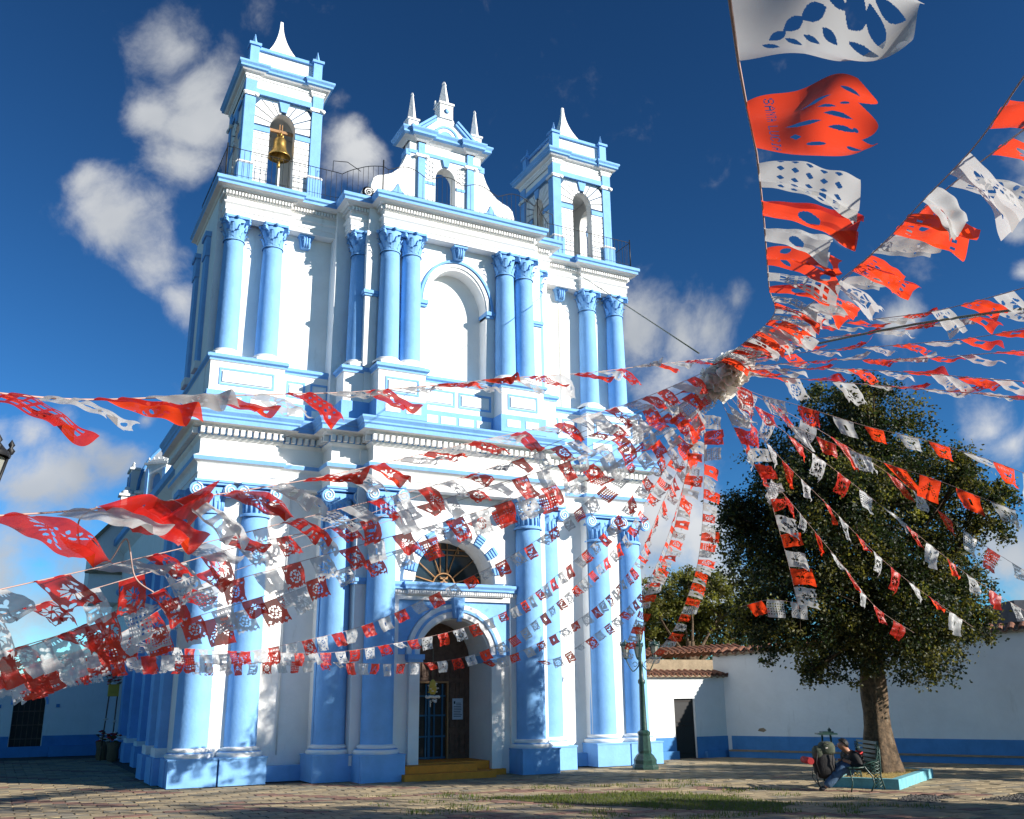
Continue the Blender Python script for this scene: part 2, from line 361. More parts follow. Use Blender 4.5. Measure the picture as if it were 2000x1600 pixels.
# dentils along the sweep segments
def dentils(path, off0, off1, z0, z1, wd, gap, name, segmin=.25):
    b=MB(); a=offs(path,off0)
    for i in range(len(path)-1):
        p=Vector(a[i]); q=Vector(a[i+1]); d=q-p; Ln=d.length
        if Ln<segmin: continue
        d.normalize(); nn=Vector((d.y,-d.x)); cnt=int((Ln+gap)/(wd+gap)); s0=(Ln-cnt*(wd+gap)+gap)/2
        for k in range(cnt):
            c=p+d*(s0+k*(wd+gap)+wd/2)+nn*(off1-off0)/2
            b.obox((c.x,c.y,(z0+z1)/2),(d.x*wd/2,d.y*wd/2,0),(nn.x*(off1-off0)/2-nn.x*.001,nn.y*(off1-off0)/2-nn.y*.001,0),(0,0,(z1-z0)/2))
    return cpart(b,name,[W],'stuff')
dentils(P1,.071,.19,7.035,7.165,.082,.058,'dentil_row')
dentils(P2,.041,.10,12.80,12.885,.038,.034,'dentil_row')
# parapet band above the lower cornice, white panels in a blue band
b=MB(); b.sweep(P3,[(.04,7.60),(.04,8.02),(0,8.03)],[0,0]); cpart(b,'parapet_band',[B])
b=MB(); b.sweep(P3,[(0,8.03),(0,8.68),(.03,8.70)],[0,0]); cpart(b,'pedestal_course',[W])
b=MB(); b.sweep(P3,[(.03,8.70),(.03,8.735),(.08,8.77),(.08,8.83),(.03,8.86),(-.50,8.88)],[0]*5); cpart(b,'pedestal_cap',[B])
def panel(x0,x1,z0,z1,y,wd=.045,mt='deep',pr=.014,fill=None):
    b=MB()
    b.box(x0,x1,y-pr,y+.01,z0,z0+wd); b.box(x0,x1,y-pr,y+.01,z1-wd,z1); b.box(x0,x0+wd,y-pr,y+.01,z0+wd,z1-wd); b.box(x1-wd,x1,y-pr,y+.01,z0+wd,z1-wd)
    if fill: b.mi=1; b.box(x0+wd*1.6,x1-wd*1.6,y-pr*2,y+.01,z0+wd*1.6,z1-wd*1.6)
    return cpart(b,'panel_frame',[mt]+([fill] if fill else []))
for s in (-1,1):
    def X(a,c): return tuple(sorted((s*a,s*c)))
    panel(*X(5.4,4.2),8.16,8.55,.02,fill=W,mt='blue'); panel(*X(3.85,3.42),8.16,8.55,.32,fill=W,mt='blue'); panel(*X(3.3,2.88),8.16,8.55,.32,fill=W,mt='blue')
    panel(*X(1.95,1.14),8.16,8.55,-.98,fill=W,mt='blue'); panel(*X(.9,.05),8.16,8.55,-.55,fill=W,mt='blue')
    for (a,c,y) in ((5.45,4.9,-.02),(4.7,4.12,-.02),(3.8,3.45,.28),(3.25,2.92,.28),(1.95,1.6,-1.02),(1.45,1.1,-1.02),(.88,.5,-.59),(.42,.04,-.59)):
        bb=MB(); x0,x1=X(a,c); bb.box(x0,x1,y-.012,y+.02,7.72,7.90); cpart(bb,'band_panel',[W])
# ---- column types
def leaf_strip(b,c,a,r0,z0,h,wd,curl,n=5,mi=0):
    ca,sa=cos(a),sin(a); rows=[]
    for i in range(n+1):
        t=i/n; r=r0+curl*(t**2.2); z=z0+h*(t if t<.8 else .8+(t-.8)*.2-(t-.8)**2*2.0); ww=wd*(1-.55*t**3)*(.75+.25*sin(pi*t))
        rows.append([b.pt((c[0]+r*ca-k*ww*sa-(abs(k)*.012)*ca, c[1]+r*sa+k*ww*ca-(abs(k)*.012)*sa, c[2]+z)) for k in(-1,-.4,0,.4,1)])
    for i in range(n):
        for k in range(4): b.idx([rows[i][k],rows[i][k+1],rows[i+1][k+1],rows[i+1][k]],mi)
def corinthian(parent, r, z0, h):
    b=MB(); b.lathe((0,0,z0),[(r*1.12,0),(r*1.12,.03),(r*.98,.05),(r*1.0,h*.5),(r*1.35,h*.86)],20)
    for k in range(8): leaf_strip(b,(0,0,z0+.05),k*pi/4,r*1.02,0,h*.40,r*.34,.10)
    for k in range(8): leaf_strip(b,(0,0,z0+.08),k*pi/4+pi/8,r*1.04,.02,h*.66,r*.32,.13)
    for k in range(4):
        a=k*pi/2+pi/4
        pts=[(cos(a)*(r*1.1+.05+.11*cos(t)*(1-t/9)),sin(a)*(r*1.1+.05+.11*cos(t)*(1-t/9)),z0+h*.80+.075*sin(t)*(1-t/9)) for t in [i*.5 for i in range(15)]]
        b.tube(pts,.026,5)
        b.obox((cos(a)*(r+.13),sin(a)*(r+.13),z0+h*.8),(cos(a)*.05,sin(a)*.05,0),(-sin(a)*.03,cos(a)*.03,0),(0,0,.05))
    for k in range(4):                                   # rosette on each face
        a=k*pi/2; b.lathe((cos(a)*(r*1.42),sin(a)*(r*1.42),z0+h*.93),[(.0,-.05),(.05,-.02),(.05,.02),(0,.05)],7)
    q=r*1.62; pol=[]
    for k in range(4):
        a=k*pi/2+pi/4; 
        for da,rr in ((-.06,1.38),(.06,1.38),(.35,1.12),(pi/4,1.02),(pi/2-.35,1.12)): pol.append((cos(a+da)*q*rr*.80,sin(a+da)*q*rr*.80))
    b.zprism(pol,z0+h*.90,z0+h*1.0)
    return b.build('capital',[B],parent)
def composite(parent, r, z0, h):
    b=MB(); b.lathe((0,0,z0),[(r*1.14,0),(r*1.16,.03),(r*1.1,.06),(r*.93,.08),(r*.95,h*.45),(r*1.2,h*.66)],24)
    for k in range(18):
        a=k*2*pi/18; b.tube([(cos(a)*r*.97,sin(a)*r*.97,z0+.09),(cos(a)*r*.99,sin(a)*r*.99,z0+h*.46)],.022,5)
    for k in range(8): leaf_strip(b,(0,0,z0+h*.38),k*pi/4+pi/8,r*1.0,0,h*.28,r*.3,.09)
    for k in range(14):
        a=k*2*pi/14; b.lathe((cos(a)*r*1.16,sin(a)*r*1.16,z0+h*.66),[(0,-.04),(.035,0),(0,.04)],6)
    b.obox((0,0,z0+h*.72),(r*1.12,0,0),(0,r*1.12,0),(0,0,.05))
    for sx in (-1,1):                                    # big spiral volutes front and back
        for sy in (-1,1):
            cx,cz,yv=sx*(r*1.18),z0+h*.70,sy*(r*1.1); R0_=.145
            b.T=lambda p,cx=cx,cz=cz,yv=yv: Vector((cx+p.x,yv+p.z,cz+p.y))
            b.lathe((0,0,-.04),[(R0_*1.0,0),(R0_*1.0,.08)],16,smooth=False); b.lathe((0,0,-.04),[(0,-.001),(R0_*1.0,0)],16,smooth=False)
            b.mi=1
            pts=[(sx*(R0_*(1-t/15.5))*cos(t),(R0_*(1-t/15.5))*sin(t)*1,sy*.045) for t in [pi/2+i*.45 for i in range(28)] if t<15]
            b.tube(pts,.014,5); b.mi=0; b.T=None
    b.box(-r*1.25,r*1.25,-r*1.22,r*1.22,z0+h*.86,z0+h*.93); b.box(-r*1.36,r*1.36,-r*1.32,r*1.32,z0+h*.93,z0+h)
    return b.build('capital',[B,W],parent)
def make_column(kind, r, z0, z1, zc):
    b=MB(); n=28; prof=[]
    for i in range(13):
        t=i/12; prof.append((r*(1-.13*t**1.6), z0+(z1-z0)*t))
    b.lathe((0,0,0),prof,n)
    o=b.build('column',[B],church)
    (composite if kind=='low' else corinthian)(o, r*.87, z1, zc-z1)
    b=MB()
    if kind=='low':
        b.lathe((0,0,.52),[(r*1.36,0),(r*1.42,.03),(r*1.42,.06),(r*1.34,.09),(r*1.16,.11)],28,[0,0,0,1]); b.lathe((0,0,.63),[(r*1.16,0),(r*1.22,.02),(r*1.22,.05),(r*1.02,.08)],28,[0]*3); b.mi=1; b.box(-r*1.42,r*1.42,-r*1.42,r*1.42,.49,.521)
        b.build('column_base',[W,B],o)
        q=MB(); q.box(-.46,.46,-.46,.46,0,.492); q.build('plinth',[B],o)
    else:
        b.lathe((0,0,z0-.17),[(r*1.36,.06),(r*1.38,.10),(r*1.1,.12),(r*1.14,.15),(r*1.02,.18)],24,[0]*4); b.box(-r*1.04,r*1.04,-r*1.3,r*1.3,z0-.17,z0-.11)
        b.build('column_base',[W],o)
    return o
low0=make_column('low',.335,.70,5.35,6.05); low0.location=Vector((-5.32,.36,0))*K
for (x,y) in ((-4.36,.36),(4.36,.36),(5.32,.36),(-1.81,-.66),(1.81,-.66),(-2.62,-.05),(2.62,-.05)):
    c=copy_tree(low0,church); c.location=Vector((x,y,.004 if abs(x) in (5.32,2.62) else 0))*K
up0=make_column('up',.255,9.05,11.72,12.3); up0.location=Vector((-5.24,.40,0))*K
for (x,y) in ((-4.34,.40),(4.34,.40),(5.24,.40),(-1.80,-.64),(-1.26,-.64),(1.26,-.64),(1.80,-.64),(-2.36,-.14),(2.36,-.14)):
    c=copy_tree(up0,church); c.location=Vector((x,y,.004 if abs(x)==1.26 else 0))*K
# pilasters on the left flank (two storeys) and blue backing pilasters behind columns
def pil(x0,x1,y0,y1,zs,cap,name='pilaster'):
    b=MB(); b.box(x0,x1,y0,y1,zs[0],zs[1]); 
    b.box(x0-.03,x1+.03,y0-.03,y1+.03,zs[1],zs[1]+.12); b.box(x0-.06,x1+.06,y0-.06,y1+.06,zs[1]+.5,zs[1]+.62)
    for k in range(4):
        xx=x0+(x1-x0)*(k+.5)/4; yy=y0+(y1-y0)*(k+.5)/4
    b.box(x0-.02,x1+.02,y0-.02,y1+.02,zs[1]+.12,zs[1]+.5); o=cpart(b,name,[B])
    c=MB(); 
    if cap: c.box(x0-.05,x1+.05,y0-.05,y1+.05,zs[0]-.18,zs[0]-.0); c.build('pilaster_base',[W],o)
    return o
for (y0,y1) in ((1.25,1.75),(2.6,3.1)):
    pil(-5.80,-5.60,y0,y1,(.68,5.40),True); pil(-5.70,-5.60,y0+.05,y1-.05,(9.05,11.7),True)
b=MB(); b.box(-5.62,-4.03,.30,.585,.5,6.04); cpart(b,'backing_panel',[W])
b=MB(); b.box(4.03,5.62,.30,.585,.5,6.04); cpart(b,'backing_panel',[W])
for s in (-1,1):
    b=MB(); x0,x1=sorted((s*2.30,s*2.96)); b.box(x0,x1,-.02,.12,.5,6.04); cpart(b,'backing_panel',[B])
    b=MB(); x0,x1=sorted((s*2.06,s*2.34)); b.box(x0,x1,-.52,-.02,.3,6.04); b.box(x0,x1,-.52,-.14,8.88,12.3); cpart(b,'pier',[W])
    # pier impost
    for z in (3.95,10.62):
        b=MB(); b.box(x0-.03,x1+.03,-.56,-.15,z,z+.05); b.box(x0-.06,x1+.06,-.59,-.12,z+.05,z+.13); cpart(b,'impost',[B])
# ground skirting in blue
b=MB()
for s in (-1,1):
    x0,x1=sorted((s*2.85,s*4.2)); b.box(x0,x1,.36,.6,0,.30)
    x0,x1=sorted((s*2.2,s*3.05)); b.box(x0,x1,-.44,.12,0,.46)
    x0,x1=sorted((s*1.34,s*2.28)); b.box(x0,x1,-1.0,-.45,0,.47)
b.box(-5.80,-5.6,.2,3.4,0,.5); b.box(5.6,5.8,.2,3.4,0,.5)
for y0,y1 in ((.85,1.0),(1.12,1.88),(2.45,3.25)): b.box(-5.92,-5.79,y0,y1,0,.5)
cpart(b,'skirting',[B])
# scroll keystones
for (x,y,z) in ((0,-.66,11.98),(-3.55,.46,12.0),(3.55,.46,12.0)):
    b=MB(); b.prism([(x-.10,z-.02),(x+.10,z-.02),(x+.15,z+.26),(x-.15,z+.26)],y-.02,y+.2)
    for k in(-1,0,1): b.tube([(x+k*.055,y-.03,z),(x+k*.055,y-.07,z+.1),(x+k*.06,y-.09,z+.2),(x+k*.07,y-.05,z+.26)],.025,5)
    b.box(x-.18,x+.18,y-.1,y+.2,z+.26,z+.31); cpart(b,'keystone',[B])
# upper niche archivolt and imposts
def archivolt(cx,cz,ri,ro,rzi,rzo,y0,y1,mt,name,n=28):
    b=MB(); A=arch(cx,cz,ri,rzi,n); Bo=arch(cx,cz,ro,rzo,n)
    for i in range(n):
        b.face([(A[i][0],y0,A[i][1]),(A[i+1][0],y0,A[i+1][1]),(Bo[i+1][0],y0,Bo[i+1][1]),(Bo[i][0],y0,Bo[i][1])])
        for Q in (A,Bo): b.face([(Q[i][0],y0,Q[i][1]),(Q[i+1][0],y0,Q[i+1][1]),(Q[i+1][0],y1,Q[i+1][1]),(Q[i][0],y1,Q[i][1])])
    for i in(0,n): b.face([(A[i][0],y0,A[i][1]),(Bo[i][0],y0,Bo[i][1]),(Bo[i][0],y1,Bo[i][1]),(A[i][0],y1,A[i][1])])
    return cpart(b,name,[mt])
archivolt(0,10.76,.93,.985,1.15,1.21,-.56,-.49,B,'archivolt'); archivolt(0,10.76,.82,.90,1.04,1.12,-.53,-.49,W,'archivolt')
for s in (-1,1):
    b=MB(); x0,x1=sorted((s*.80,s*1.0)); b.box(x0,x1,-.56,-.14,10.60,10.66); b.box(x0-.02,x1+.02,-.6,-.13,10.66,10.76); cpart(b,'impost',[B])
# ---- portal
b=MB()
for s in (-1,1):
    x0,x1=sorted((s*.86,s*1.10)); b.box(x0,x1,-.62,-.49,0,2.34)
cpart(b,'door_jamb',[W])
b=MB()
for s in (-1,1):
    x0,x1=sorted((s*.80,s*1.14)); b.box(x0,x1,-.66,.5,2.34,2.39); b.box(x0-.02,x1+.02,-.70,.5,2.39,2.50)
cpart(b,'impost',[B])
archivolt(0,2.50,.86,.99,.80,.93,-.60,-.49,W,'archivolt'); archivolt(0,2.50,.99,1.05,.93,.99,-.63,-.49,B,'archivolt'); archivolt(0,2.50,1.05,1.16,.99,1.09,-.61,-.49,W,'archivolt')
b=MB()                                           # blue spandrels either side of the arch
A=arch(0,2.5,1.17,1.10,20)
for i in range(20):
    x0,z0=A[i]; x1,z1=A[i+1]; b.face([(x0,-.53,z0),(x1,-.53,z1),(x1,-.53,3.66),(x0,-.53,3.66)])
b.box(-1.36,-1.17,-.53,-.5,2.5,3.66); b.box(1.17,1.36,-.53,-.5,2.5,3.66); cpart(b,'spandrel',[B])
b=MB()
for s in (-1,1):
    x0,x1=sorted((s*1.36,s*1.50)); b.box(x0,x1,-.60,-.49,.3,3.66); 
b.box(-1.50,1.50,-.60,-.49,3.66,3.78); cpart(b,'portal_frame',[W])
b=MB(); b.prism([(-.09,3.28),(.09,3.28),(.14,3.72),(-.14,3.72)],-.76,-.5); b.box(-.04,.04,-.8,-.7,3.2,3.5); cpart(b,'keystone',[B])
PL=[(-1.50,-.49),(-1.50,-.60),(-1.18,-.60),(-1.18,-.66),(1.18,-.66),(1.18,-.60),(1.50,-.60),(1.50,-.49)]
b=MB(); b.sweep(PL,[(0,3.76),(.02,3.78),(.02,3.86)],[1,1]); b.sweep(PL,[(.02,3.86),(.08,3.88),(.08,3.92),(.12,3.97),(.12,4.03),(-.14,4.05)],[0]*5); cpart(b,'ledge',[B,W])
dentils(PL,.022,.05,3.79,3.85,.03,.025,'dentil_row',.2)
# lunette ring of voussoirs, alternately blue and white
nv=17
for k in range(nv):
    a0=pi*k/nv+.008; a1=pi*(k+1)/nv-.008; blue=(k%2==1)
    b=MB(); n=4; ri,ro=.985,1.26
    A=[(ri*cos(a0+(a1-a0)*i/n),4.08+1.0*ri*sin(a0+(a1-a0)*i/n)) for i in range(n+1)]; Bq=[(ro*cos(a0+(a1-a0)*i/n),4.08+ro*1.0*sin(a0+(a1-a0)*i/n)) for i in range(n+1)]
    y0=-.60 if blue else -.57
    b.prism(A+Bq[::-1],y0,-.49)
    if blue:
        for rr in (1.06,1.13,1.20):
            b.tube([(rr*cos(a0+(a1-a0)*i/n),y0,4.08+rr*sin(a0+(a1-a0)*i/n)) for i in range(n+1)],.022,5)
    cpart(b,'voussoir',[B if blue else W])
b=MB(); b.prism([(-.10,5.02),(.10,5.02),(.15,5.52),(-.15,5.52)],-.68,-.49); cpart(b,'keystone',[B])
# lunette window
win=MB(); A=arch(0,4.08,.975,.99,24); win.face([(x,.16,z) for x,z in A]); wo_=cpart(win,'lunette_window',['glass'])
b=MB()
def bar(p,q,r=.014): b.tube([(p[0],.12,p[1]),(q[0],.12,q[1])],r,5)
for a in (14,38,68,112,142,166):
    a=radians(a); bar((.27*cos(a),4.08+.27*sin(a)),(.96*cos(a),4.08+.98*sin(a)))
b.tube([(.27*cos(pi*i/16),.12,4.08+.27*sin(pi*i/16)) for i in range(17)],.018,5)
for x in (-.17,.0): bar((x+.08,4.35),(x+.08,5.04))
for x in (.36,): bar((x,4.82),(x,4.98))
for z in (4.78,4.90): bar((-.62,z),(.62,z))
bar((-.97,4.085),(.97,4.085),.02); bar((-.10,4.28),(.12,4.1)); bar((-.12,4.10),(.10,4.28))
b.build('window_bars',['frame'],wo_)
b=MB(); b.box(-.09,.09,.10,.13,4.12,4.16); b.box(-.02,.02,.10,.13,4.1,4.26); b.box(-.09,.09,.10,.13,4.22,4.25); b.build('window_emblem',['frame'],wo_)
# door
dr=MB(); A=arch(0,2.40,.86,.86,20,0,pi); 
y=.55
dr.face([(x,y,z) for x,z in A]); dr.box(-.86,-.62,y,y+.05,.28,2.4); dr.box(.30,.86,y,y+.05,.28,2.4); dr.box(-.62,.30,y,y+.05,1.93,2.4)
door=cpart(dr,'door',['wood'])
for (x0,x1) in ((.36,.52),(.60,.76)):
    for z0 in (.4,.95,1.5,2.02):
        q=MB(); 
        for (a,c,e,f) in ((x0,x1,z0,z0+.02),(x0,x1,z0+.40,z0+.42),(x0,x0+.02,z0,z0+.42),(x1-.02,x1,z0,z0+.42)): q.box(a,c,y-.02,y,e,f)
        q.build('door_panel',['wood'],door)
for x0 in (-.56,-.34,-.12,.10):
    q=MB(); 
    for (a,c,e,f) in ((x0,x0+.16,2.05,2.07),(x0,x0+.16,2.38,2.40),(x0,x0+.02,2.05,2.40),(x0+.14,x0+.16,2.05,2.40)): q.box(a,c,y-.02,y,e,f)
    q.build('door_panel',['wood'],door)
q=MB(); q.box(-.65,-.62,y-.03,y+.06,.28,1.96); q.box(.29,.32,y-.03,y+.06,.28,1.96); q.box(-.62,.29,y-.03,y+.06,1.92,1.96); q.build('door_frame',['frame'],door)
wk=MB(); wk.box(-.62,.29,y+.06,y+.1,.28,1.92); wko=cpart(wk,'wicket_door',['dwood'])
q=MB()
for x in (-.62,-.42,-.22,-.02,.18): q.box(x,x+.035,y+.03,y+.058,.28,1.9)
q.box(-.16,-.10,y+.02,y+.058,.28,1.9)
for z in (.30,.75,1.2,1.62): q.box(-.62,.28,y+.028,y+.056,z,z+.035)
q.build('door_grille',['bluebar'],wko)
b=MB(); b.box(-.92,.92,-.55,.9,0,.06); b.box(-.85,.85,-.5,.9,.06,.285); cpart(b,'door_sill',['ochre'])
b=MB(); b.box(-1.42,.62,-1.30,-.5,0,.13); cpart(b,'step',['ochre'])
b=MB(); b.box(-1.30,.32,-1.0,-.5,.13,.27); b.box(.32,1.15,-.72,-.5,0,.12); cpart(b,'step',['ochre'])
# paper notice on the right door leaf
nt_=MB(); nt_.box(.42,.68,y-.035,y-.022,1.12,1.58,0); no=nt_.build('door_notice',['paper'])
tag(no,'pale blue paper notice taped to the brown church door leaf','notice')
q=MB(); q.box(.45,.49,y-.038,y-.0355,1.46,1.52)
random.seed(3)
for i in range(9):
    z=1.47-i*.036; q.box(.51 if i<2 else .45,.62+random.random()*.04,y-.038,y-.0355,z,z+.012)
q.build('notice_print',['ink'],no)
# ---- towers
def make_tower(cx):
    hw=.96; y0=.36; y1=y0+2*hw; cy=y0+hw; zb=13.19
    t=MB()
    # four walls with openings, each built facing -y then turned about the tower axis
    ph=[]
    for q in range(4):
        def T(p,q=q):
            v=Vector((p.x,p.y-cy,p.z)); a=q*pi/2
            return Vector((cx+v.x*cos(a)-v.y*sin(a), cy+v.x*sin(a)+v.y*cos(a), v.z))
        t.T=T; e=.0015*q
        x0=-hw+(.0 if q%2==0 else .22); x1=-x0
        arch_wall(t,x0+.02,x1-.02,zb,15.72,0,.31,14.98,.44,y0+.06,y0+.28,0,1,mb=1)
        ph.append(T)
    t.T=None
    tower=cpart(t,'bell_tower',[G_,W])
    for q in range(4):
        T=ph[q]
        # horizontal stones beside the opening, voussoir stones above
        s_=MB(); s_.T=T
        H=.155; z=zb+.02
        while z<14.9:
            for sg in(-1,1):
                xa,xb=sorted((sg*.31,sg*.70)); s_.box(xa,xb,y0+.035,y0+.062,z,z+H-.02)
            z+=H
        n=11
        for k in range(n):
            if k==5: continue
            a0=pi*k/n; a1=pi*(k+1)/n
            def inner(a): return (.315*cos(a), 14.98+.445*sin(a))
            def outer(a):
                dx,dz=cos(a),sin(a)*1.1
                t1=.70/max(abs(dx),1e-6); t2=.70/max(dz,1e-6); tt=min(t1,t2); return (dx*tt,14.98+dz*tt)
            g=.018
            A0,A1,O0,O1=inner(a0+g*2),inner(a1-g*2),outer(a0+g),outer(a1-g)
            def mid(I,O): return (I[0]+(O[0]-I[0])*.55, I[1]+(O[1]-I[1])*.7)
            s_.prism([A0,O0,O1,A1],y0+.035,y0+.062)
        so_=s_.build('rusticated_stones',[W],tower); 
        # piers, imposts, key, frieze
        p=MB(); p.T=T
        for sg in(-1,1):
            xa,xb=sorted((sg*.70,sg*.955)); p.box(xa,xb,y0-.001*q,y0+.2,13.85,15.72)
            xa,xb=sorted((sg*.66,sg*1.0)); p.box(xa,xb,y0-.06-.001*q,y0+.22,zb,13.80)
        p.prism([(-.07,15.46),(.07,15.46),(.13,15.72),(-.13,15.72)],y0-.01,y0+.05)
        for sg in(-1,1):
            xa,xb=sorted((sg*.31,sg*.70)); p.box(xa,xb,y0+.012,y0+.07,14.80,14.93)
        p.box(-.955,.955,y0+.01+.001*q,y0+.2,15.80,15.95)
        p.build('pier',[B],tower)
        c=MB(); c.T=T
        for sg in(-1,1):
            xa,xb=sorted((sg*.66,sg*1.0)); c.box(xa,xb,y0-.07-.001*q,y0+.22,13.80,13.86)
            xa,xb=sorted((sg*.67,sg*.985)); c.box(xa,xb,y0-.03-.001*q,y0+.2,15.70,15.80)
            for s2 in(-1,1):
                xc=sg*.828+s2*.15; c.tube([(xc,y0-.05,15.74),(xc,y0+.06,15.74)],.045,8)
        c.box(-.94,.94,y0+.03+.001*q,y0+.2,15.95,16.12)
        c.build('pilaster_capital',[W],tower)
    b=MB(); b.box(cx-hw+.12,cx+hw-.12,y0+.12,y1-.12,15.73,16.2); b.build('tower_ceiling',[W],tower)
    for sx in(-1,1):
        for yy in (y0,y1):
            b=MB(); ys=(y0-.012,y0+.26) if yy==y0 else (y1-.26,y1+.012); xa,xb=sorted((cx+sx*.70,cx+sx*.966)); b.box(xa,xb,*ys,15.80,16.20); b.build('corner_block',[B],tower)
    P=[(cx-.95,y1),(cx-.95,y0+.0),(cx-.68,y0+.0),(cx-.68,y0+.05),(cx+.68,y0+.05),(cx+.68,y0+.0),(cx+.95,y0+.0),(cx+.95,y1)]
    Pc=[(cx-.95,y1),(cx-.95,y0),(cx-.68,y0),(cx-.68,y0+.05),(cx+.68,y0+.05),(cx+.68,y0),(cx+.95,y0),(cx+.95,y1)]
    b=MB(); b.sweep(Pc,[(.0,16.12),(.03,16.16),(.03,16.20),(.05,16.205),(.05,16.28),(.12,16.30),(.15,16.33)],[0]*6,True); b.sweep(Pc,[(.15,16.33),(.20,16.36),(.20,16.41),(.24,16.46),(.24,16.51),(.1,16.55),(-.3,16.56)],[1]*6,True); b.build('tower_cornice',[W,B],tower)
    sq=[(cx-.85,y1-.1),(cx-.85,y0+.1),(cx+.85,y0+.1),(cx+.85,y1-.1)]
    b=MB(); b.box(cx-.78,cx+.78,y0+.17,y1-.17,16.5,17.12); b.build('attic',[W],tower)
    b=MB()
    for sx in(-1,1):
        for sy in(-1,1):
            X,Y=cx+sx*.80,cy+sy*.80; b.box(X-.11,X+.11,Y-.11,Y+.11,16.5,17.17); b.box(X-.15,X+.15,Y-.15,Y+.15,17.17,17.24)
            b.lathe((X,Y,17.24),[(.085,0),(.09,.06),(.05,.14),(.03,.22),(.008,.33)],4,sq=True,smooth=False)
    b.box(cx-.7,cx+.7,y0+.10,y0+.16,17.12,17.20); b.box(cx-.7,cx+.7,y1-.16,y1-.10,17.12,17.20); b.box(cx-.86,cx-.80,y0+.28,y1-.28,17.12,17.20); b.box(cx+.80,cx+.86,y0+.28,y1-.28,17.12,17.20)
    b.box(cx-.76,cx+.76,y0+.19,y1-.19,17.12,17.18)
    b.build('attic_pinnacles',[B],tower)
    b=MB(); b.lathe((cx,cy,17.18),[((.74*(1-t)**2.0)+.05+.03*(1-t), 1.58*t) for t in [i/12 for i in range(13)]],4,a0=pi/4,a1=pi/4+2*pi,smooth=False); b.build('spire',[W],tower)
    return tower
make_tower(-4.30); make_tower(4.30)
# ---- bell gable in the middle
b=MB(); GY0,GY1=.26,.60
prof=[(2.02,13.2),(2.02,13.5)]
def gz(t): return t
left=[]
for i in range(11):
    t=i/10; x=2.05-(2.05-1.02)*(1-(1-t)**2.1); z=13.75+t**1.7*1.35; left.append((x,z))
half=[(2.0,13.2),(2.03,13.5),(2.03,14.0),(1.98,14.2),(1.86,14.31),(1.70,14.36),(1.50,14.46),(1.33,14.62),(1.20,14.84),(1.11,15.08),(1.07,15.3)]
# body as two wings plus centre wall with niche opening
for s in(-1,1):
    pts=[(s*x,z) for x,z in half]+[(s*.62,15.3),(s*.62,13.2)]
    b.prism(pts if s>0 else pts[::-1],GY0,GY1)
arch_wall(b,-.62,.62,13.2,15.3,0,.285,14.62,.36,GY0,GY1)
b.box(-1.02,1.02,GY0+.005,GY1,15.3,15.62)
gable=cpart(b,'bell_gable',[W])
for s in(-1,1):
    b=MB(); b.T=lambda p,s=s: Vector((s*2.12+p.x,.24+p.z,13.72+p.y)); b.lathe((0,0,-.04),[(.16,0),(.16,.12)],16,smooth=False); b.lathe((0,0,-.045),[(0,0),(.16,0)],16,smooth=False)
    b.tube([(.12*(1-t/14)*cos(t),.12*(1-t/14)*sin(t),-.05) for t in [i*.5 for i in range(25)]],.018,5); b.build('volute',[W],gable)
    b=MB(); x0,x1=sorted((s*.60,s*.80)); b.box(x0,x1,GY0-.07,GY0+.02,13.75,15.1); b.box(x0+.01,x1-.01,GY0-.05,GY0+.02,15.2,15.55)
    x0,x1=sorted((s*1.0,s*1.13)); b.box(x0,x1,GY0-.02,GY1-.03,15.12,15.28); b.build('gable_pilaster',[B],gable)
    b=MB(); x0,x1=sorted((s*.56,s*.84)); b.box(x0,x1,GY0-.10,GY0+.02,15.1,15.18); 
    for z in (13.7,13.62): b.box(x0,x1,GY0-.1,GY0+.02,z,z+.05)
    for xx in(x0,x1): b.tube([(xx,GY0-.12,15.13),(xx,GY0,15.13)],.045,8)
    b.box(x0+.02,x1-.02,GY0-.07,GY0+.02,13.2,13.62); b.build('pilaster_trim',[W],gable)
    b=MB(); x=s*1.32; pol=[(x-.17,13.35),(x+.17,13.35),(x+.17,13.95),(x+.1,14.0),(x+.05,14.1),(x,14.2),(x-.05,14.1),(x-.1,14.0),(x-.17,13.95)]; b.prism(pol,GY0-.03,GY0+.01); b.build('gable_panel',[B],gable)
    b=MB(); x0,x1=sorted((s*.30,s*.60)); b.box(x0,x1,GY0-.02,GY0+.01,14.40,14.48); b.build('gable_band',[B],gable)
    for k in range(4):                       # chevron mouldings beside the niche
        b=MB(); base=14.62+k*.13
        pts=[(s*(.34+j*.045),GY0-.01,base+(.06 if j%2 else 0)+j*.012) for j in range(6)]; b.tube(pts,.012,5); b.build('chevron',[W],gable)
b=MB(); b.prism([(-.06,15.0),(.06,15.0),(.11,15.2),(-.11,15.2)],GY0-.06,GY0+.01); b.box(-1.05,1.05,GY0-.03,GY0+.01,15.20,15.30); b.build('keystone',[B],gable)
b=MB(); b.box(-.64,.64,GY0-.06,GY0+.02,13.2,13.3); b.build('gable_sill',[W],gable)
Pg=[(-1.06,GY1+.1),(-1.06,GY0),(-.84,GY0),(-.84,GY0-.08),(-.58,GY0-.08),(-.58,GY0),(.58,GY0),(.58,GY0-.08),(.84,GY0-.08),(.84,GY0),(1.06,GY0),(1.06,GY1+.1)]
b=MB(); b.sweep(Pg,[(0,15.55),(.06,15.60),(.14,15.64)],[0]*2,True); b.sweep(Pg,[(.14,15.64),(.2,15.68),(.2,15.74),(.24,15.8),(.24,15.84),(-.2,15.87)],[1]*5,True); b.build('gable_cornice',[W,B],gable)
b=MB(); b.prism([(-.78,15.86),(.78,15.86),(.28,16.35),(.22,16.52),(-.22,16.52),(-.28,16.35)],GY0+.02,GY1-.04); b.build('pediment',[W],gable)
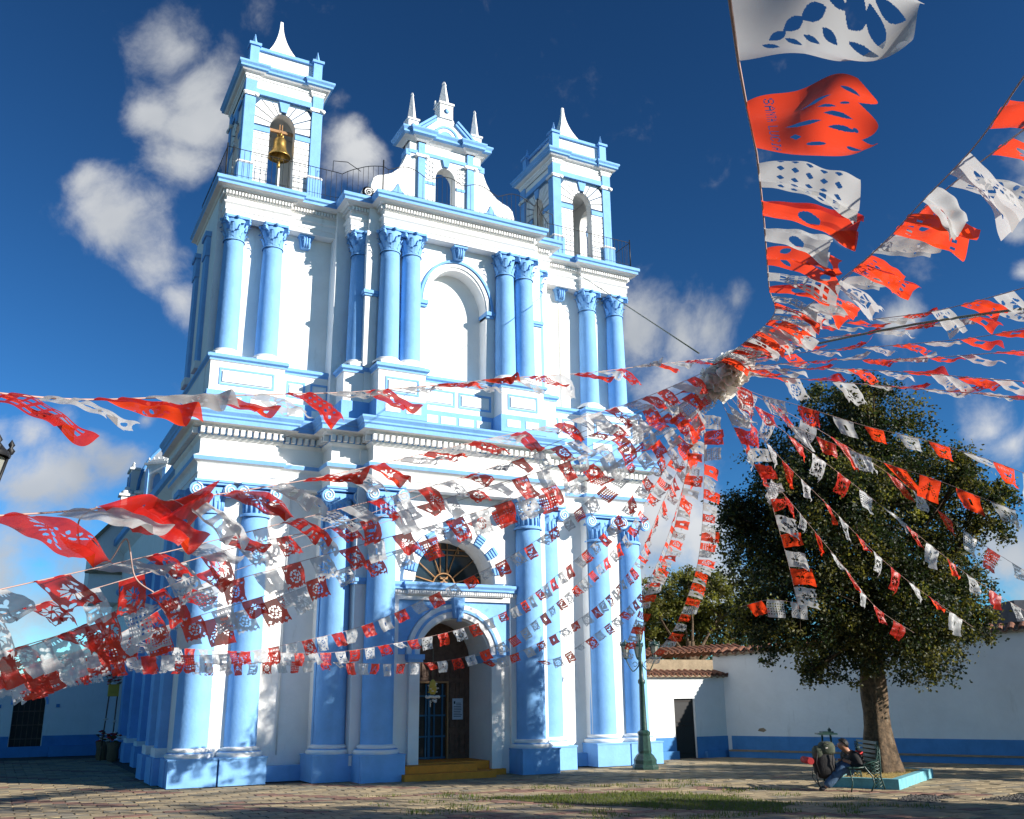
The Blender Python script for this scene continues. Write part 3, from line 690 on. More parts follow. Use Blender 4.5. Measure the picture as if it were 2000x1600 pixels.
for s in(-1,1):
    b=MB()
    for off in (0,.07):
        b.obox((s*(.58+off*.5),.42,16.12+off),(s*.30,0,-.27),(0,.2+off*.4,0),(.02,0,.022*s) if s>0 else (-.02,0,.022)); 
    b.build('raking_cornice',[B],gable)
    b=MB(); X=s*.92; b.box(X-.14,X+.14,.28,.56,15.86,16.2); b.box(X-.17,X+.17,.25,.59,16.2,16.25)
    b.lathe((X,.42,16.25),[(.13,0),(.12,.1),(.035,.76),(.045,.79),(.02,.86)],4,sq=True,smooth=False); b.build('pinnacle',[W],gable)
    b=MB(); b.T=lambda p,X=X: Vector((X+p.x,.275+p.z,16.03+p.y)); b.lathe((0,0,-.01),[(.065,0),(.065,.01)],14); b.lathe((0,0,-.012),[(0,0),(.065,.002)],14); b.build('boss',[B],gable)
def ring(b,ri,ro,cz,y0,y1,n=18):
    A=arch(0,cz,ri,ri,n); Bo=arch(0,cz,ro,ro,n)
    for i in range(n):
        b.face([(A[i][0],y0,A[i][1]),(A[i+1][0],y0,A[i+1][1]),(Bo[i+1][0],y0,Bo[i+1][1]),(Bo[i][0],y0,Bo[i][1])])
        for Q in (A,Bo): b.face([(Q[i][0],y0,Q[i][1]),(Q[i+1][0],y0,Q[i+1][1]),(Q[i+1][0],y1,Q[i+1][1]),(Q[i][0],y1,Q[i][1])])
b=MB(); ring(b,.30,.36,15.88,GY0-.04,GY0+.03); b.prism(arch(0,15.88,.2,.2,12),GY0-.01,GY0+.03); b.build('tympanum_arch',[B],gable)
b=MB(); ring(b,.2,.29,15.88,GY0-.02,GY0+.03); b.build('tympanum_ring',[W],gable)
b=MB(); b.box(-.19,.19,.24,.60,16.5,16.92); b.box(-.22,.22,.21,.63,16.92,16.98)
b.lathe((0,.42,16.98),[(.175,0),(.155,.1),(.055,.64),(.07,.67),(.03,.76)],4,sq=True,smooth=False)
for s in(-1,1): b.box(s*.2-.03,s*.2+.03,.5,.56,16.98,17.14)
b.build('pinnacle',[W],gable)
b=MB(); b.T=lambda p: Vector((p.x,.235+p.z,16.71+p.y)); b.lathe((0,0,-.01),[(.07,0),(.07,.01)],14); b.lathe((0,0,-.012),[(0,0),(.07,.002)],14); b.build('boss',[B],gable)
# ---- iron railing on the terrace edge
b=MB(); rp=mirror([(-5.62,3.2),(-5.62,.02),(-3.0,.02),(-2.55,-.30),(-2.12,-.88)]); pts=[]
for i in range(len(rp)-1):
    p=Vector(rp[i]); q=Vector(rp[i+1]); n=max(2,int((q-p).length/.125))
    for k in range(n): pts.append(p+(q-p)*k/n)
pts.append(Vector(rp[-1]))
def railz(x,y):
    h=.78; ax=abs(x)
    if y>.05: return h
    if ax<2.9: h=.64+.20*abs(sin((ax+.1)*pi/1.05))**1.2
    return h
top=[]
for i,p in enumerate(pts):
    z=13.18+railz(p.x,p.y); top.append((p.x,p.y,z)); b.tube([(p.x,p.y,13.17),(p.x,p.y,z)],.0055,4,cap=False)
b.tube(top,.010,5); b.tube([(x,y,13.27) for x,y,z in top],.006,4)
for (x,y) in ((-5.62,.02),(5.62,.02),(-2.12,-.88),(2.12,-.88)): b.tube([(x,y,13.15),(x,y,14.05)],.018,5)
for s in(-1,1):
    b.tube([(s*3.1,.02,13.96),(s*3.1,.02,14.25),(s*2.75,.0,14.3),(s*2.5,-.3,13.95)],.01,4)
cpart(b,'railing',['black'])
# ---- nave behind, transept, dome
b=MB(); b.box(-5.25,5.25,3.4,20,0,7.4); b.box(-4.6,4.6,3.4,20,7.4,8.6); cpart(b,'nave',[W])
b=MB(); P=[(-5.25,20),(-5.25,3.4)]; b.sweep(P,[(0,6.7),(.1,6.8),(.3,7.0)],[0,0]); b.sweep(P,[(.3,7.0),(.38,7.05),(.38,7.25),(-.1,7.4)],[1]*3); b.sweep(P,[(0,5.2),(.12,5.3),(.12,5.42),(0,5.5)],[1]*3); cpart(b,'nave_cornice',[W,B])
for k,(y0) in enumerate((4.4,6.6,8.8,11.0)):
    bb=MB(); bb.box(-5.48,-5.24,y0,y0+.55,.6,5.2); o=cpart(bb,'buttress',[B]); bb=MB(); bb.box(-5.58,-5.24,y0-.08,y0+.63,0,.5); bb.build('buttress_base',[B],o); bb=MB(); bb.box(-5.54,-5.24,y0-.05,y0+.6,.5,.62); bb.build('buttress_trim',[W],o)
b=MB(); b.box(-5.27,-5.2,3.45,13.4,0,5.15); cpart(b,'nave_dado',[B])
b=MB(); b.prism([(-6.35,5.0),(-4.6,5.0),(-4.6,8.0),(-5.6,8.0),(-6.35,7.1)],17.5,19.5); cpart(b,'transept',[W])
b=MB(); b.obox((-5.98,18.5,7.62),(.50,0,.60),(0,1.15,0),(-.05,0,.04)); b.box(-6.5,-4.6,17.35,17.5,6.0,6.12); cpart(b,'transept_cornice',['adobe'])
DX,DY,DZ=-2.9,17.5,8.3
b=MB(); b.lathe((DX,DY,DZ),[(2.35,0),(2.35,.5),(2.5,.55),(2.5,.65),(2.35,.7)]+[(2.35*cos(t),.7+2.3*sin(t)) for t in [i*pi/2/10 for i in range(11)]],8,a0=pi/8,a1=pi/8+2*pi,smooth=False); dome=cpart(b,'dome',['shade_wall'])
for k in range(8):
    a=pi/8+k*pi/4; b=MB(); b.tube([(DX+cos(a)*2.37*cos(t),DY+sin(a)*2.37*cos(t),DZ+.7+2.33*sin(t)) for t in [i*pi/2/10 for i in range(11)]],.07,5); b.build('dome_rib',[D_],dome)
    a=k*pi/4
    b=MB(); c=Vector((DX+cos(a)*2.25,DY+sin(a)*2.25)); 
    def T(p,a=a): return Vector((DX+cos(a)*(2.3-p.y)-sin(a)*p.x, DY+sin(a)*(2.3-p.y)+cos(a)*p.x, DZ+p.z))
    b.T=T; arch_wall(b,-.42,.42,.3,1.55,0,.22,1.0,.25,-.12,.2,0); b.box(-.5,.5,-.18,.2,1.55,1.63); b.box(-.3,.3,-.1,.0,1.63,1.72); b.mi=1; b.box(-.42,-.3,-.16,-.12,.4,1.4); b.box(.3,.42,-.16,-.12,.4,1.4); b.box(-.22,.22,.05,.1,.3,1.3)
    b.mi=0
    for xx in(-.4,-.2,0,.2,.4): b.lathe((xx,-.05,1.63),[(.03,0),(.05,.06),(.02,.12),(.05,.16),(0,.22)],6)
    b.build('dormer',['shade_wall',B],dome)
b=MB(); b.box(-5.62,-5.22,16.6,17.0,7.9,8.75); b.box(-5.7,-5.14,16.52,17.08,8.75,8.83); b.lathe((-5.42,16.8,8.83),[(.22,0),(.2,.12),(.1,.18),(.1,.26),(0,.34)],8); cpart(b,'turret',[W])
# ---- bells
def make_bell(cx,label):
    bell=empty('bell',label,'bell',(cx,.60,14.98))
    b=MB(); pr=[(.04,.0),(.12,-.02),(.15,-.07),(.155,-.22),(.17,-.32),(.22,-.42),(.27,-.50),(.285,-.53),(.27,-.535),(.2,-.42),(.13,-.28),(.12,-.1)]
    b.lathe((0,0,-.12),pr,28); b.build('bell_body',['bronze'],bell)
    b=MB(); 
    for s in(-1,1): b.tube([(s*.03,0,-.12),(s*.07,0,-.05),(s*.05,0,.02)],.02,6); b.tube([(0,s*.03,-.12),(0,s*.07,-.05),(0,s*.05,.02)],.02,6)
    b.build('bell_crown',['bronze'],bell)
    b=MB(); b.box(-.34,.34,-.03,.03,.02,.09); b.box(-.04,-.02,-.035,.035,-.05,.25); b.box(.02,.04,-.035,.035,-.05,.25); b.build('yoke',['frame'],bell)
    b=MB(); b.tube([(0,0,-.2),(0,0,-.72)],.014,6); b.lathe((0,0,-.95),[(0,.0),(.035,.03),(.04,.1),(.02,.18),(.01,.24)],10); b.build('clapper',['bronze'],bell)
    return bell
make_bell(-4.30,'golden bronze bell hanging in the left tower arch')
STRINGS= [('topmost bunting string on the left, long wind-blown flags crossing the upper storey of the church', 0.93, 0.27, 1.5, 1.0, [(-1.735, -11.865, 5.5), (-3.025, -12.447, 5.041), (-4.316, -13.135, 4.546), (-5.481, -13.796, 4.126), (-6.304, -14.422, 3.772), (-7.24, -15.207, 3.36), (-7.844, -15.747, 3.107), (-8.415, -16.413, 2.827), (-8.799, -17.072, 2.582), (-9.076, -17.582, 2.428)]), ('second bunting string from the top at left, crossing the nave and lower cornice', 0.8, 0.26, 1.4, 1.0, [(-1.72, -11.833, 5.382), (-3.295, -12.509, 4.595), (-4.67, -13.234, 3.992), (-6.09, -14.177, 3.409), (-7.404, -15.407, 2.812), (-8.163, -16.196, 2.487), (-8.674, -16.912, 2.262), (-9.058, -17.484, 2.107)]), ('third bunting string on the left, crossing just under the lower cornice', 0.65, 0.23, 1.45, 1.0, [(-1.72, -11.804, 5.294), (-3.336, -12.076, 4.422), (-4.555, -12.547, 3.874), (-5.815, -13.122, 3.347), (-7.025, -13.977, 2.872), (-7.964, -14.769, 2.49), (-8.466, -15.376, 2.276), (-9.053, -15.934, 2.047)]), ('fourth bunting string on the left, passing over the left lower capitals', 0.5, 0.21, 1.5, 1.0, [(-1.723, -11.782, 5.235), (-3.071, -11.978, 4.421), (-4.124, -12.3, 3.87), (-5.448, -12.731, 3.363), (-6.542, -13.199, 2.959), (-7.46, -13.794, 2.658), (-8.094, -14.201, 2.407), (-8.583, -14.582, 2.2), (-9.042, -14.984, 2.012)]), ('bunting string of mid-sized flags passing above the fanlight towards the left edge', 0.4, 0.21, 1.4, 1.0, [(-1.736, -11.766, 5.206), (-3.029, -11.599, 4.28), (-3.894, -11.691, 3.801), (-5.01, -11.776, 3.346), (-6.022, -11.955, 3.004), (-6.943, -12.306, 2.684), (-7.564, -12.612, 2.46), (-8.309, -13.062, 2.16), (-9.044, -13.526, 1.883)]), ('bunting string running from the ruffle over the fanlight keystone to the dark side wall', 0.35, 0.22, 1.4, 1.0, [(-1.732, -11.758, 5.176), (-2.888, -11.158, 4.149), (-3.98, -10.908, 3.71), (-4.813, -10.811, 3.322), (-5.694, -10.706, 2.984), (-6.43, -10.692, 2.692), (-7.077, -10.748, 2.467), (-7.89, -10.816, 2.186), (-9.032, -10.92, 1.827)]), ('bunting string crossing the fanlight glass and ending low at the left edge', 0.3, 0.21, 1.35, 1.0, [(-1.465, -11.288, 5.115), (-1.511, -9.961, 4.745), (-1.76, -8.445, 4.133), (-2.05, -7.208, 3.714), (-2.818, -6.413, 3.253), (-3.923, -6.245, 2.727), (-5.07, -6.718, 2.42), (-6.245, -7.322, 2.196), (-7.586, -8.235, 2.102), (-8.991, -9.739, 1.756)]), ('bunting string crossing the top of the arched door with small flags', 0.3, 0.21, 1.35, 1.0, [(-1.48, -11.259, 5.053), (-1.071, -9.572, 4.655), (-0.72, -7.792, 4.073), (-0.635, -6.011, 3.551), (-0.677, -4.563, 3.166), (-1.376, -3.846, 2.83), (-2.538, -3.737, 2.57), (-3.934, -3.996, 2.367), (-5.796, -5.126, 2.326), (-7.539, -6.556, 2.293), (-8.862, -8.071, 1.853)]), ('bunting string hanging across the middle of the arched door leaf', 0.25, 0.2, 1.45, 1.0, [(-1.484, -11.237, 4.992), (-0.638, -9.223, 4.693), (0.076, -7.03, 4.068), (0.259, -5.567, 3.638), (0.186, -4.171, 3.108), (-0.17, -3.365, 2.67), (-1.008, -3.049, 2.338), (-2.341, -3.249, 2.212), (-4.312, -4.101, 2.218), (-5.911, -5.006, 2.149), (-7.424, -6.213, 2.143), (-8.748, -7.525, 1.805)]), ('bunting string of tiny flags sagging before the right inner column', 0.25, 0.2, 1.45, 1.0, [(-1.157, -10.823, 5.003), (-0.235, -8.782, 4.503), (0.926, -6.23, 3.867), (1.443, -4.202, 3.338), (1.108, -3.155, 2.853), (0.519, -2.482, 2.472), (-0.108, -2.33, 2.301)]), ('bunting string of tiny flags reaching lowest between the right columns', 0.25, 0.2, 1.45, 1.0, [(-0.848, -10.396, 5.004), (0.76, -7.387, 4.06), (1.662, -5.295, 3.443), (1.812, -3.787, 2.929), (1.468, -2.727, 2.419), (1.013, -2.449, 2.303)]), ('banner string curving down from the ruffle to the green street lamp', 0.95, 0.23, 1.2, 1.0, [(-1.44, -11.28, 5.053), (-0.688, -10.255, 4.336), (0.325, -8.798, 3.68), (1.207, -7.344, 3.235), (1.647, -6.196, 2.64), (1.678, -5.366, 2.228)]), ('banner string dropping steeply in front of the rightmost lower column', 0.9, 0.22, 1.3, 1.0, [(-1.236, -10.739, 4.876), (-0.628, -9.733, 4.442), (0.2, -8.194, 3.832), (1.17, -6.182, 3.342), (1.853, -4.324, 2.361)]), ('bunting string packed with overlapping flags rising from the lower left corner to the ruffle', 0.35, 0.24, 1.1, 0.5, [(-9.081, -12.054, 1.77), (-8.544, -11.805, 1.945), (-8.052, -11.548, 2.164), (-7.612, -11.173, 2.462), (-7.138, -10.697, 2.762), (-6.372, -10.387, 3.095), (-5.236, -10.188, 3.531), (-3.739, -10.455, 4.088), (-1.54, -11.526, 5.238)]), ('lower bunting string packed with flags rising from the lower left corner', 0.35, 0.25, 1.1, 0.48, [(-9.106, -10.384, 1.751), (-8.254, -10.208, 2.001), (-7.586, -10.172, 2.25), (-6.724, -10.243, 2.517), (-5.825, -10.253, 2.895), (-4.981, -10.34, 3.237), (-4.093, -10.617, 3.723), (-2.703, -10.894, 4.476), (-1.411, -11.368, 5.268)]), ('bunting string with orange lit flags crowding the lower left edge of the picture', 0.5, 0.22, 1.2, 0.5, [(-9.102, -14.185, 1.833), (-8.758, -13.935, 1.952), (-8.36, -13.622, 2.152), (-7.903, -13.126, 2.414), (-7.087, -12.511, 2.819), (-5.826, -11.94, 3.356), (-4.222, -11.617, 4.092), (-1.702, -11.68, 5.249)]), ('bunting string rising almost straight up at the right, past the largest red flag', 1, 0.31, 1.35, 1.0, [(-7.071, -18.429, 3.215), (-6.437, -17.779, 3.446), (-5.451, -16.753, 3.761), (-4.201, -15.462, 4.276), (-2.782, -13.479, 4.925), (-1.81, -12.019, 5.375)]), ('bunting string slanting from the top right edge down to the ruffle', 0.95, 0.31, 1.75, 1.0, [(-7.2, -19.442, 2.922), (-6.82, -19.12, 3.123), (-6.324, -18.625, 3.331), (-5.731, -17.969, 3.606), (-5.17, -17.279, 3.835), (-4.528, -16.415, 4.118), (-3.683, -15.22, 4.5), (-2.501, -13.324, 5.078), (-1.735, -11.948, 5.396)]), ('second slanting bunting string close beside the one from the top right edge', 0.95, 0.3, 2.2, 1.0, [(-6.526, -19.061, 3.191), (-5.905, -18.446, 3.547), (-5.27, -17.711, 3.873), (-4.376, -16.544, 4.264), (-3.481, -15.253, 4.634), (-2.348, -13.315, 5.163), (-1.65, -11.886, 5.428)]), ('highest near-level bunting string at the right edge', 0.9, 0.26, 1.75, 1.0, [(-1.669, -11.87, 5.411), (-2.099, -13.357, 5.247), (-2.427, -14.479, 4.891), (-2.909, -15.726, 4.445), (-3.256, -16.409, 4.213), (-3.799, -17.317, 3.908)]), ('second near-level bunting string at the right edge', 0.9, 0.26, 1.75, 1.0, [(-1.651, -11.873, 5.393), (-1.851, -13.237, 5.203), (-2.166, -14.588, 4.807), (-2.557, -15.676, 4.448), (-3.158, -16.878, 4.053)]), ('third near-level bunting string at the right edge', 0.85, 0.26, 1.75, 1.0, [(-1.649, -11.87, 5.381), (-1.671, -13.193, 5.142), (-1.985, -14.645, 4.692), (-2.361, -15.739, 4.329), (-2.768, -16.618, 4.072)]), ('fourth near-level bunting string at the right edge, below the green cable', 0.85, 0.26, 1.75, 1.0, [(-1.648, -11.867, 5.369), (-1.683, -13.479, 4.961), (-2.047, -15.0, 4.443), (-2.559, -16.458, 3.971)]), ('bunting string running level just above the tree top', 0.8, 0.29, 1.35, 1.0, [(-1.629, -11.871, 5.352), (-1.673, -13.459, 4.884), (-1.949, -14.797, 4.387), (-2.148, -15.534, 4.087), (-2.496, -16.409, 3.727)]), ('lowest of the level bunting strings above the tree top', 0.75, 0.29, 1.35, 1.0, [(-1.616, -11.872, 5.334), (-1.512, -13.288, 4.828), (-1.693, -14.458, 4.381), (-1.959, -15.377, 4.027), (-2.288, -16.254, 3.644)]), ('bunting string sloping over the tree crown to the right edge, highest of the sloping ones', 0.12, 0.26, 1.5, 1.0, [(-1.552, -11.881, 5.262), (-1.202, -12.004, 5.081), (-0.891, -12.339, 4.889), (-0.551, -12.981, 4.516), (-0.384, -13.566, 4.24), (-0.324, -13.992, 4.013), (-0.341, -14.383, 3.802), (-0.489, -15.01, 3.444)]), ('bunting string sloping over the upper tree crown, second of the sloping ones', 0.12, 0.26, 1.5, 1.0, [(-1.548, -11.873, 5.233), (-1.175, -11.871, 4.993), (-0.556, -12.282, 4.547), (-0.134, -12.843, 4.155), (0.072, -13.33, 3.879), (0.254, -13.895, 3.523), (0.325, -14.427, 3.242)]), ('bunting string crossing the middle of the tree crown to the grey block', 0.12, 0.25, 1.75, 1.0, [(-1.418, -11.804, 5.174), (-0.461, -11.687, 4.734), (0.395, -11.648, 4.331), (1.367, -11.543, 3.903), (2.227, -11.495, 3.469), (2.975, -11.42, 3.131), (4.181, -11.417, 2.639)]), ('bunting string crossing the tree crown down to the right side of the trunk', 0.12, 0.25, 1.75, 1.0, [(-1.338, -11.698, 5.084), (-0.194, -11.196, 4.607), (0.858, -10.972, 4.052), (2.045, -10.688, 3.457), (2.959, -10.556, 3.037), (3.959, -10.562, 2.545)]), ('bunting string ending in front of the trunk below the crown', 0.12, 0.25, 1.75, 1.0, [(-1.389, -11.661, 5.055), (-0.355, -10.98, 4.569), (0.786, -10.466, 4.061), (1.921, -10.123, 3.372), (2.631, -9.968, 2.854), (3.358, -9.99, 2.485)]), ('steep banner string of wide flags hanging in front of the left of the crown', 1, 0.3, 1.15, 1.0, [(-1.43, -11.63, 5.026), (-0.825, -11.238, 4.666), (-0.155, -10.865, 4.266), (0.417, -10.428, 3.825), (0.914, -10.051, 3.331), (1.323, -9.733, 2.796)]), ('bunting string crossing the far right side of the tree crown', 0.12, 0.25, 1.75, 1.0, [(-1.425, -11.82, 5.234), (-0.274, -12.023, 4.739), (0.802, -12.17, 4.197), (1.604, -12.21, 3.763), (2.297, -12.219, 3.41), (3.419, -12.291, 2.922)]), ('short low bunting string hanging in the shade at the left of the crown', 0.2, 0.26, 1.3, 1.0, [(1.038, -8.791, 2.893), (1.264, -9.173, 2.975), (1.533, -9.527, 2.908)])]
TREE= [(5.003, -7.498, 6.693, 0.844), (5.321, -8.121, 6.07, 1.155), (4.578, -6.702, 5.697, 1.154), (3.658, -6.427, 4.568, 0.977), (3.148, -6.467, 4.819, 0.483), (4.421, -7.912, 4.77, 1.536), (6.96, -7.775, 5.19, 1.205), (6.72, -9.067, 4.703, 0.559), (3.875, -7.162, 3.627, 1.308), (5.731, -7.727, 3.554, 1.618), (7.143, -7.835, 3.601, 0.932), (3.6, -6.691, 2.829, 0.75), (5.497, -6.441, 2.694, 1.041), (7.053, -7.043, 2.639, 1.001), (4.496, -6.624, 2.0, 0.304), (7.26, -8.071, 2.868, 0.462), (4.583, -8.539, 6.761, 0.468), (7.34, -9.061, 5.185, 0.334), (6.348, -9.005, 5.492, 0.469)]
BTREE= [(15.518, 11.582, 4.909, 1.831), (16.457, 9.832, 4.997, 1.831), (14.885, 12.196, 4.018, 1.424), (16.372, 11.145, 3.682, 1.729), (17.897, 10.401, 4.071, 1.221), (14.79, 9.905, 5.54, 1.017), (13.328, 10.636, 4.964, 1.221), (13.746, 12.018, 3.886, 1.221)]
CABLES= [[(3.312, -0.851, 12.173), (-1.829, -11.73, 5.595)], [(-1.68, -11.864, 5.411), (-2.674, -15.175, 4.543), (-3.352, -17.088, 3.929)]]
HUB= [(-1.683, -12.115, 5.287), (-1.725, -11.942, 5.187), (-1.768, -11.82, 5.069), (-1.632, -12.215, 5.327)]
FLAG1= [(-8.119, -19.479, 2.715), (-7.675, -19.024, 2.949), (-7.728, -19.528, 2.778), (-7.319, -19.163, 2.98)]
FLAG2= [(-7.465, -18.814, 3.047), (-7.187, -18.551, 3.127), (-7.185, -18.978, 3.096), (-6.886, -18.709, 3.127)]
FLAG3= [(-8.693, -16.959, 2.257), (-8.264, -16.363, 2.441), (-8.576, -16.937, 2.183), (-8.258, -16.336, 2.353)]
SLINE= [(-8.244, -19.612, 2.606), (-7.675, -19.024, 2.949), (-7.464, -18.814, 3.045), (-7.071, -18.429, 3.215)]
# ---------------------------------------------------------------- ground and paving
g=MB(); g.face([(-400,-400,-.02),(400,-400,-.02),(400,400,-.02),(-400,400,-.02)]); ground=g.build('plaza_ground',['joint'],kind='structure')
CAMU=Vector((-8.926,-20.346))
def in_view(x,y,marg=.0):
    d=Vector((x,y))-CAMU; f=d.dot(Vector((sin(YAW),cos(YAW)))); r=d.dot(Vector((cos(YAW),-sin(YAW))))
    return f>12.0 and abs(r)<f*.60+1.0+marg
random.seed(11)
ca,sa=cos(.0),sin(.0)
GR=[(-1.4,-4.9),(-.2,-5.15),(1.3,-5.7),(2.0,-6.8),(2.1,-8.3),(1.3,-9.1),(.5,-8.3),(-.3,-7.0),(-1.1,-5.9)]
def inpoly(x,y,P):
    c=False
    for i in range(len(P)):
        (x1,y1),(x2,y2)=P[i],P[i-1]
        if (y1>y)!=(y2>y) and x<(x2-x1)*(y-y1)/(y2-y1)+x1: c=not c
    return c
GV=[[(3.75,-8.9),(4.75,-8.3),(5.2,-8.9),(4.1,-9.35)],[(5.1,-9.4),(6.3,-9.2),(6.9,-9.9),(5.6,-10.3)]]
cells=[]; PX,PY=.40,.26
iy=0; y=-13.0
while y<11.5:
    x=-10+(PX/2 if iy%2 else 0); ix=0
    while x<12:
        cx,cy=x+PX/2,y+PY/2
        blocked=(abs(cx)<5.9 and cy>-.2) or any(inpoly(cx,cy,P) for P in GV) or cy>13.4 or (cx>-5.5 and cy>1)
        if in_view(cx,cy) and not blocked:
            arc=abs(sqrt((cx+3.5)**2+(cy+14)**2)-10.3)<.12 or abs(sqrt((cx+3.5)**2+(cy+14)**2)-6.9)<.12
            dia=(abs(((cx+cy*.9)/2.6)%1-.5)<.05 and cx<1) 
            col_='p3' if (arc or dia or random.random()<.015) else random.choice(['p1','p1','p2','p1','p4','p2'])
            d=(Vector((cx,cy))-CAMU).length
            cells.append((d,cx,cy,col_))
        x+=PX; ix+=1
    y+=PY; iy+=1
cells.sort(key=lambda c:c[0])
pm={}
def paver_mesh(k):
    if k in pm: return pm[k]
    b=MB(); hx,hy=PX/2-.012,PY/2-.012
    b.zprism([(-hx,-hy),(hx,-hy),(hx,hy),(-hx,hy)],-.02,.0)
    b.v=[Vector((p.x*(1 if p.z<-.01 else .985),p.y*(1 if p.z<-.01 else .975),p.z)) for p in b.v]
    o=b.build('paver',[k]); me=o.data; bpy.data.objects.remove(o); pm[k]=me; return me
for (d,cx,cy,k) in cells[:300]:
    o=link('paver',paver_mesh(k),ground,(cx,cy,random.uniform(-.004,.004))); o.rotation_euler=(random.uniform(-.008,.008),random.uniform(-.008,.008),random.uniform(-.02,.02))
rest={}
keys=['p1','p2','p3','p4']; b=MB()
for (d,cx,cy,k) in cells[300:]:
    h=random.uniform(-.005,.004); hx,hy=PX/2-.012,PY/2-.012; b.mi=keys.index(k)
    t=random.uniform(-.003,.003)
    A=[(cx-hx,cy-hy,h),(cx+hx,cy-hy,h+t),(cx+hx,cy+hy,h+t),(cx-hx,cy+hy,h)]; b.face(A)
    for i in range(4): p,q=A[i],A[(i+1)%4]; b.face([p,q,(q[0],q[1],-.019),(p[0],p[1],-.019)])
b.build('distant_pavers',keys,ground,kind='stuff')
for P in GV:
    b=MB(); b.zprism(P,-.019,-.006)
    for i in range(1500):
        x=random.uniform(3.6,7); y=random.uniform(-10.4,-8.2)
        if not inpoly(x,y,P): continue
        r=random.uniform(.012,.025); b.lathe((x,y,-.008),[(r,0),(r*.8,r*.5),(0,r*.8)],5)
    tag(b.build('gravel_patch',['gravel']),kind='stuff')
b=MB(); pts=[]
for i in range(len(GR)):
    p=Vector(GR[i]); q=Vector(GR[(i+1)%len(GR)])
    for k in range(5):
        v=p+(q-p)*k/5; c=Vector((.3,-7)); s_=1+.10*noise.noise(Vector((v.x*2,v.y*2,0))); pts.append(tuple(c+(v-c)*s_))
b.zprism(pts,-.018,.006); b.build('grass_soil',['moss'],kind='structure')
b=MB(); GRb=pts
cnt=0
while cnt<9000:
    x=random.uniform(-3.4,3.6); y=random.uniform(-10,-3.6)
    inside=inpoly(x,y,GRb)
    if not inside and (noise.noise(Vector((x*1.5,y*1.5,3)))<.12 or random.random()<.7): continue
    cnt+=1; a=random.uniform(0,2*pi); h=random.uniform(.02,.06)*(1.3 if noise.noise(Vector((x,y,0)))>.2 else 1); dx,dy=cos(a)*.008,sin(a)*.008; l=random.uniform(-.02,.02)
    b.face([(x-dx,y-dy,0),(x+dx,y+dy,0),(x+l,y+l*.5,h)])
tag(b.build('grass',['grass']),'patch of short green grass growing over the paving before the church','grass',kind='stuff')
# ---------------------------------------------------------------- right boundary wall
Cn=Vector((8.85,.99)); WD=Vector((3.27,-6.14)).normalized(); WN=Vector((-WD.y,WD.x))   # WN points away from the plaza?
if WN.dot(CAMU-Cn)<0: WN=-WN                                                    # now towards the plaza
def wallT(p):   # x along wall, y outwards from plaza side (negative = towards plaza), z up
    q=Cn+WD*p.x-WN*p.y; return Vector((q.x,q.y,p.z))
LW=13.0
tall=empty('boundary_wall','long shaded white wall with blue dado and clay tile coping along the right side','wall',(Cn.x,Cn.y,0))
def bl(mb,name,mats,par,kind=None):
    mb.v=[v-Vector((par.location.x/K,par.location.y/K,0)) for v in mb.v]; return mb.build(name,mats,par,None,kind)
b=MB(); b.T=wallT
A=[(-.4,0,0),(LW,0,0),(LW,0,3.2),(-.4,0,2.60)]; Bq=[(-.4,.35,0),(LW,.35,0),(LW,.35,3.2),(-.4,.35,2.60)]
b.face(A); b.face(Bq)
for i in range(4): b.face([A[i],A[(i+1)%4],Bq[(i+1)%4],Bq[i]])
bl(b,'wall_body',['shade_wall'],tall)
b=MB(); b.T=wallT; b.box(0,LW,-.012,.01,.16,.53); bl(b,'dado',['deep'],tall)
b=MB(); b.T=wallT; b.box(0.0,LW,-.26,-.0,0,.15); b.mi=1; b.box(0,LW,-.28,-.0,.15,.185); bl(b,'bench_ledge',['deep','adobe'],tall)
b=MB(); b.T=wallT; b.prism([(.74,.66),(.90,.63),(.98,.68),(.9,.74),(.78,.72)],-.004,.01); bl(b,'plaster_patch',['adobe'],tall)
# clay tiles
def tile_mesh(r,Ln,name='roof_tile'):
    b=MB(); n=6
    for j in range(1): pass
    rows=[]
    for (y,rr) in ((-Ln/2,r*1.05),(Ln/2,r*.85)):
        rows.append(([b.pt((rr*cos(pi*i/n),y,rr*sin(pi*i/n))) for i in range(n+1)],[b.pt(((rr-.018)*cos(pi*i/n),y,(rr-.018)*sin(pi*i/n))) for i in range(n+1)]))
    for i in range(n):
        b.idx([rows[0][0][i],rows[0][0][i+1],rows[1][0][i+1],rows[1][0][i]]); b.idx([rows[0][1][i],rows[0][1][i+1],rows[1][1][i+1],rows[1][1][i]])
        for q in(0,1): b.idx([rows[q][0][i],rows[q][0][i+1],rows[q][1][i+1],rows[q][1][i]])
    o=b.build(name,['tile']); me=o.data; bpy.data.objects.remove(o); return me
tm=tile_mesh(.10,.42); tm2=tile_mesh(.085,.42)
def tiles(par,T,L0,L1,zf,pitch,tilt,mesh,yaw,yc=0):
    x=L0
    while x<L1:
        for dn in (0,1):
            p=T(Vector((x+dn*pitch/2,yc,zf(x)+(.02 if dn==0 else -.03))))
            o=bpy.data.objects.new('roof_tile',mesh); col.objects.link(o); o.parent=par
            o.location=(p-Vector((par.location.x/K,par.location.y/K,par.location.z/K)))*K
            o.rotation_euler=(tilt+random.uniform(-.06,.06),(pi if dn else 0)+random.uniform(-.05,.05),yaw+random.uniform(-.04,.04))
            if dn: o.rotation_euler.x=-tilt*-1; 
        x+=pitch*random.uniform(.95,1.05)
yawW=atan2(WD.y,WD.x)
tiles(tall,wallT,-.35,LW-.1,lambda x:2.70+x*.0446,.25,.35,tm,yawW,.1)
b=MB(); b.T=wallT; b.prism([(-.3,2.6),(LW,3.18),(LW,3.24),(-.3,2.68)],-.1,.42); bl(b,'coping_bed',['adobe'],tall)
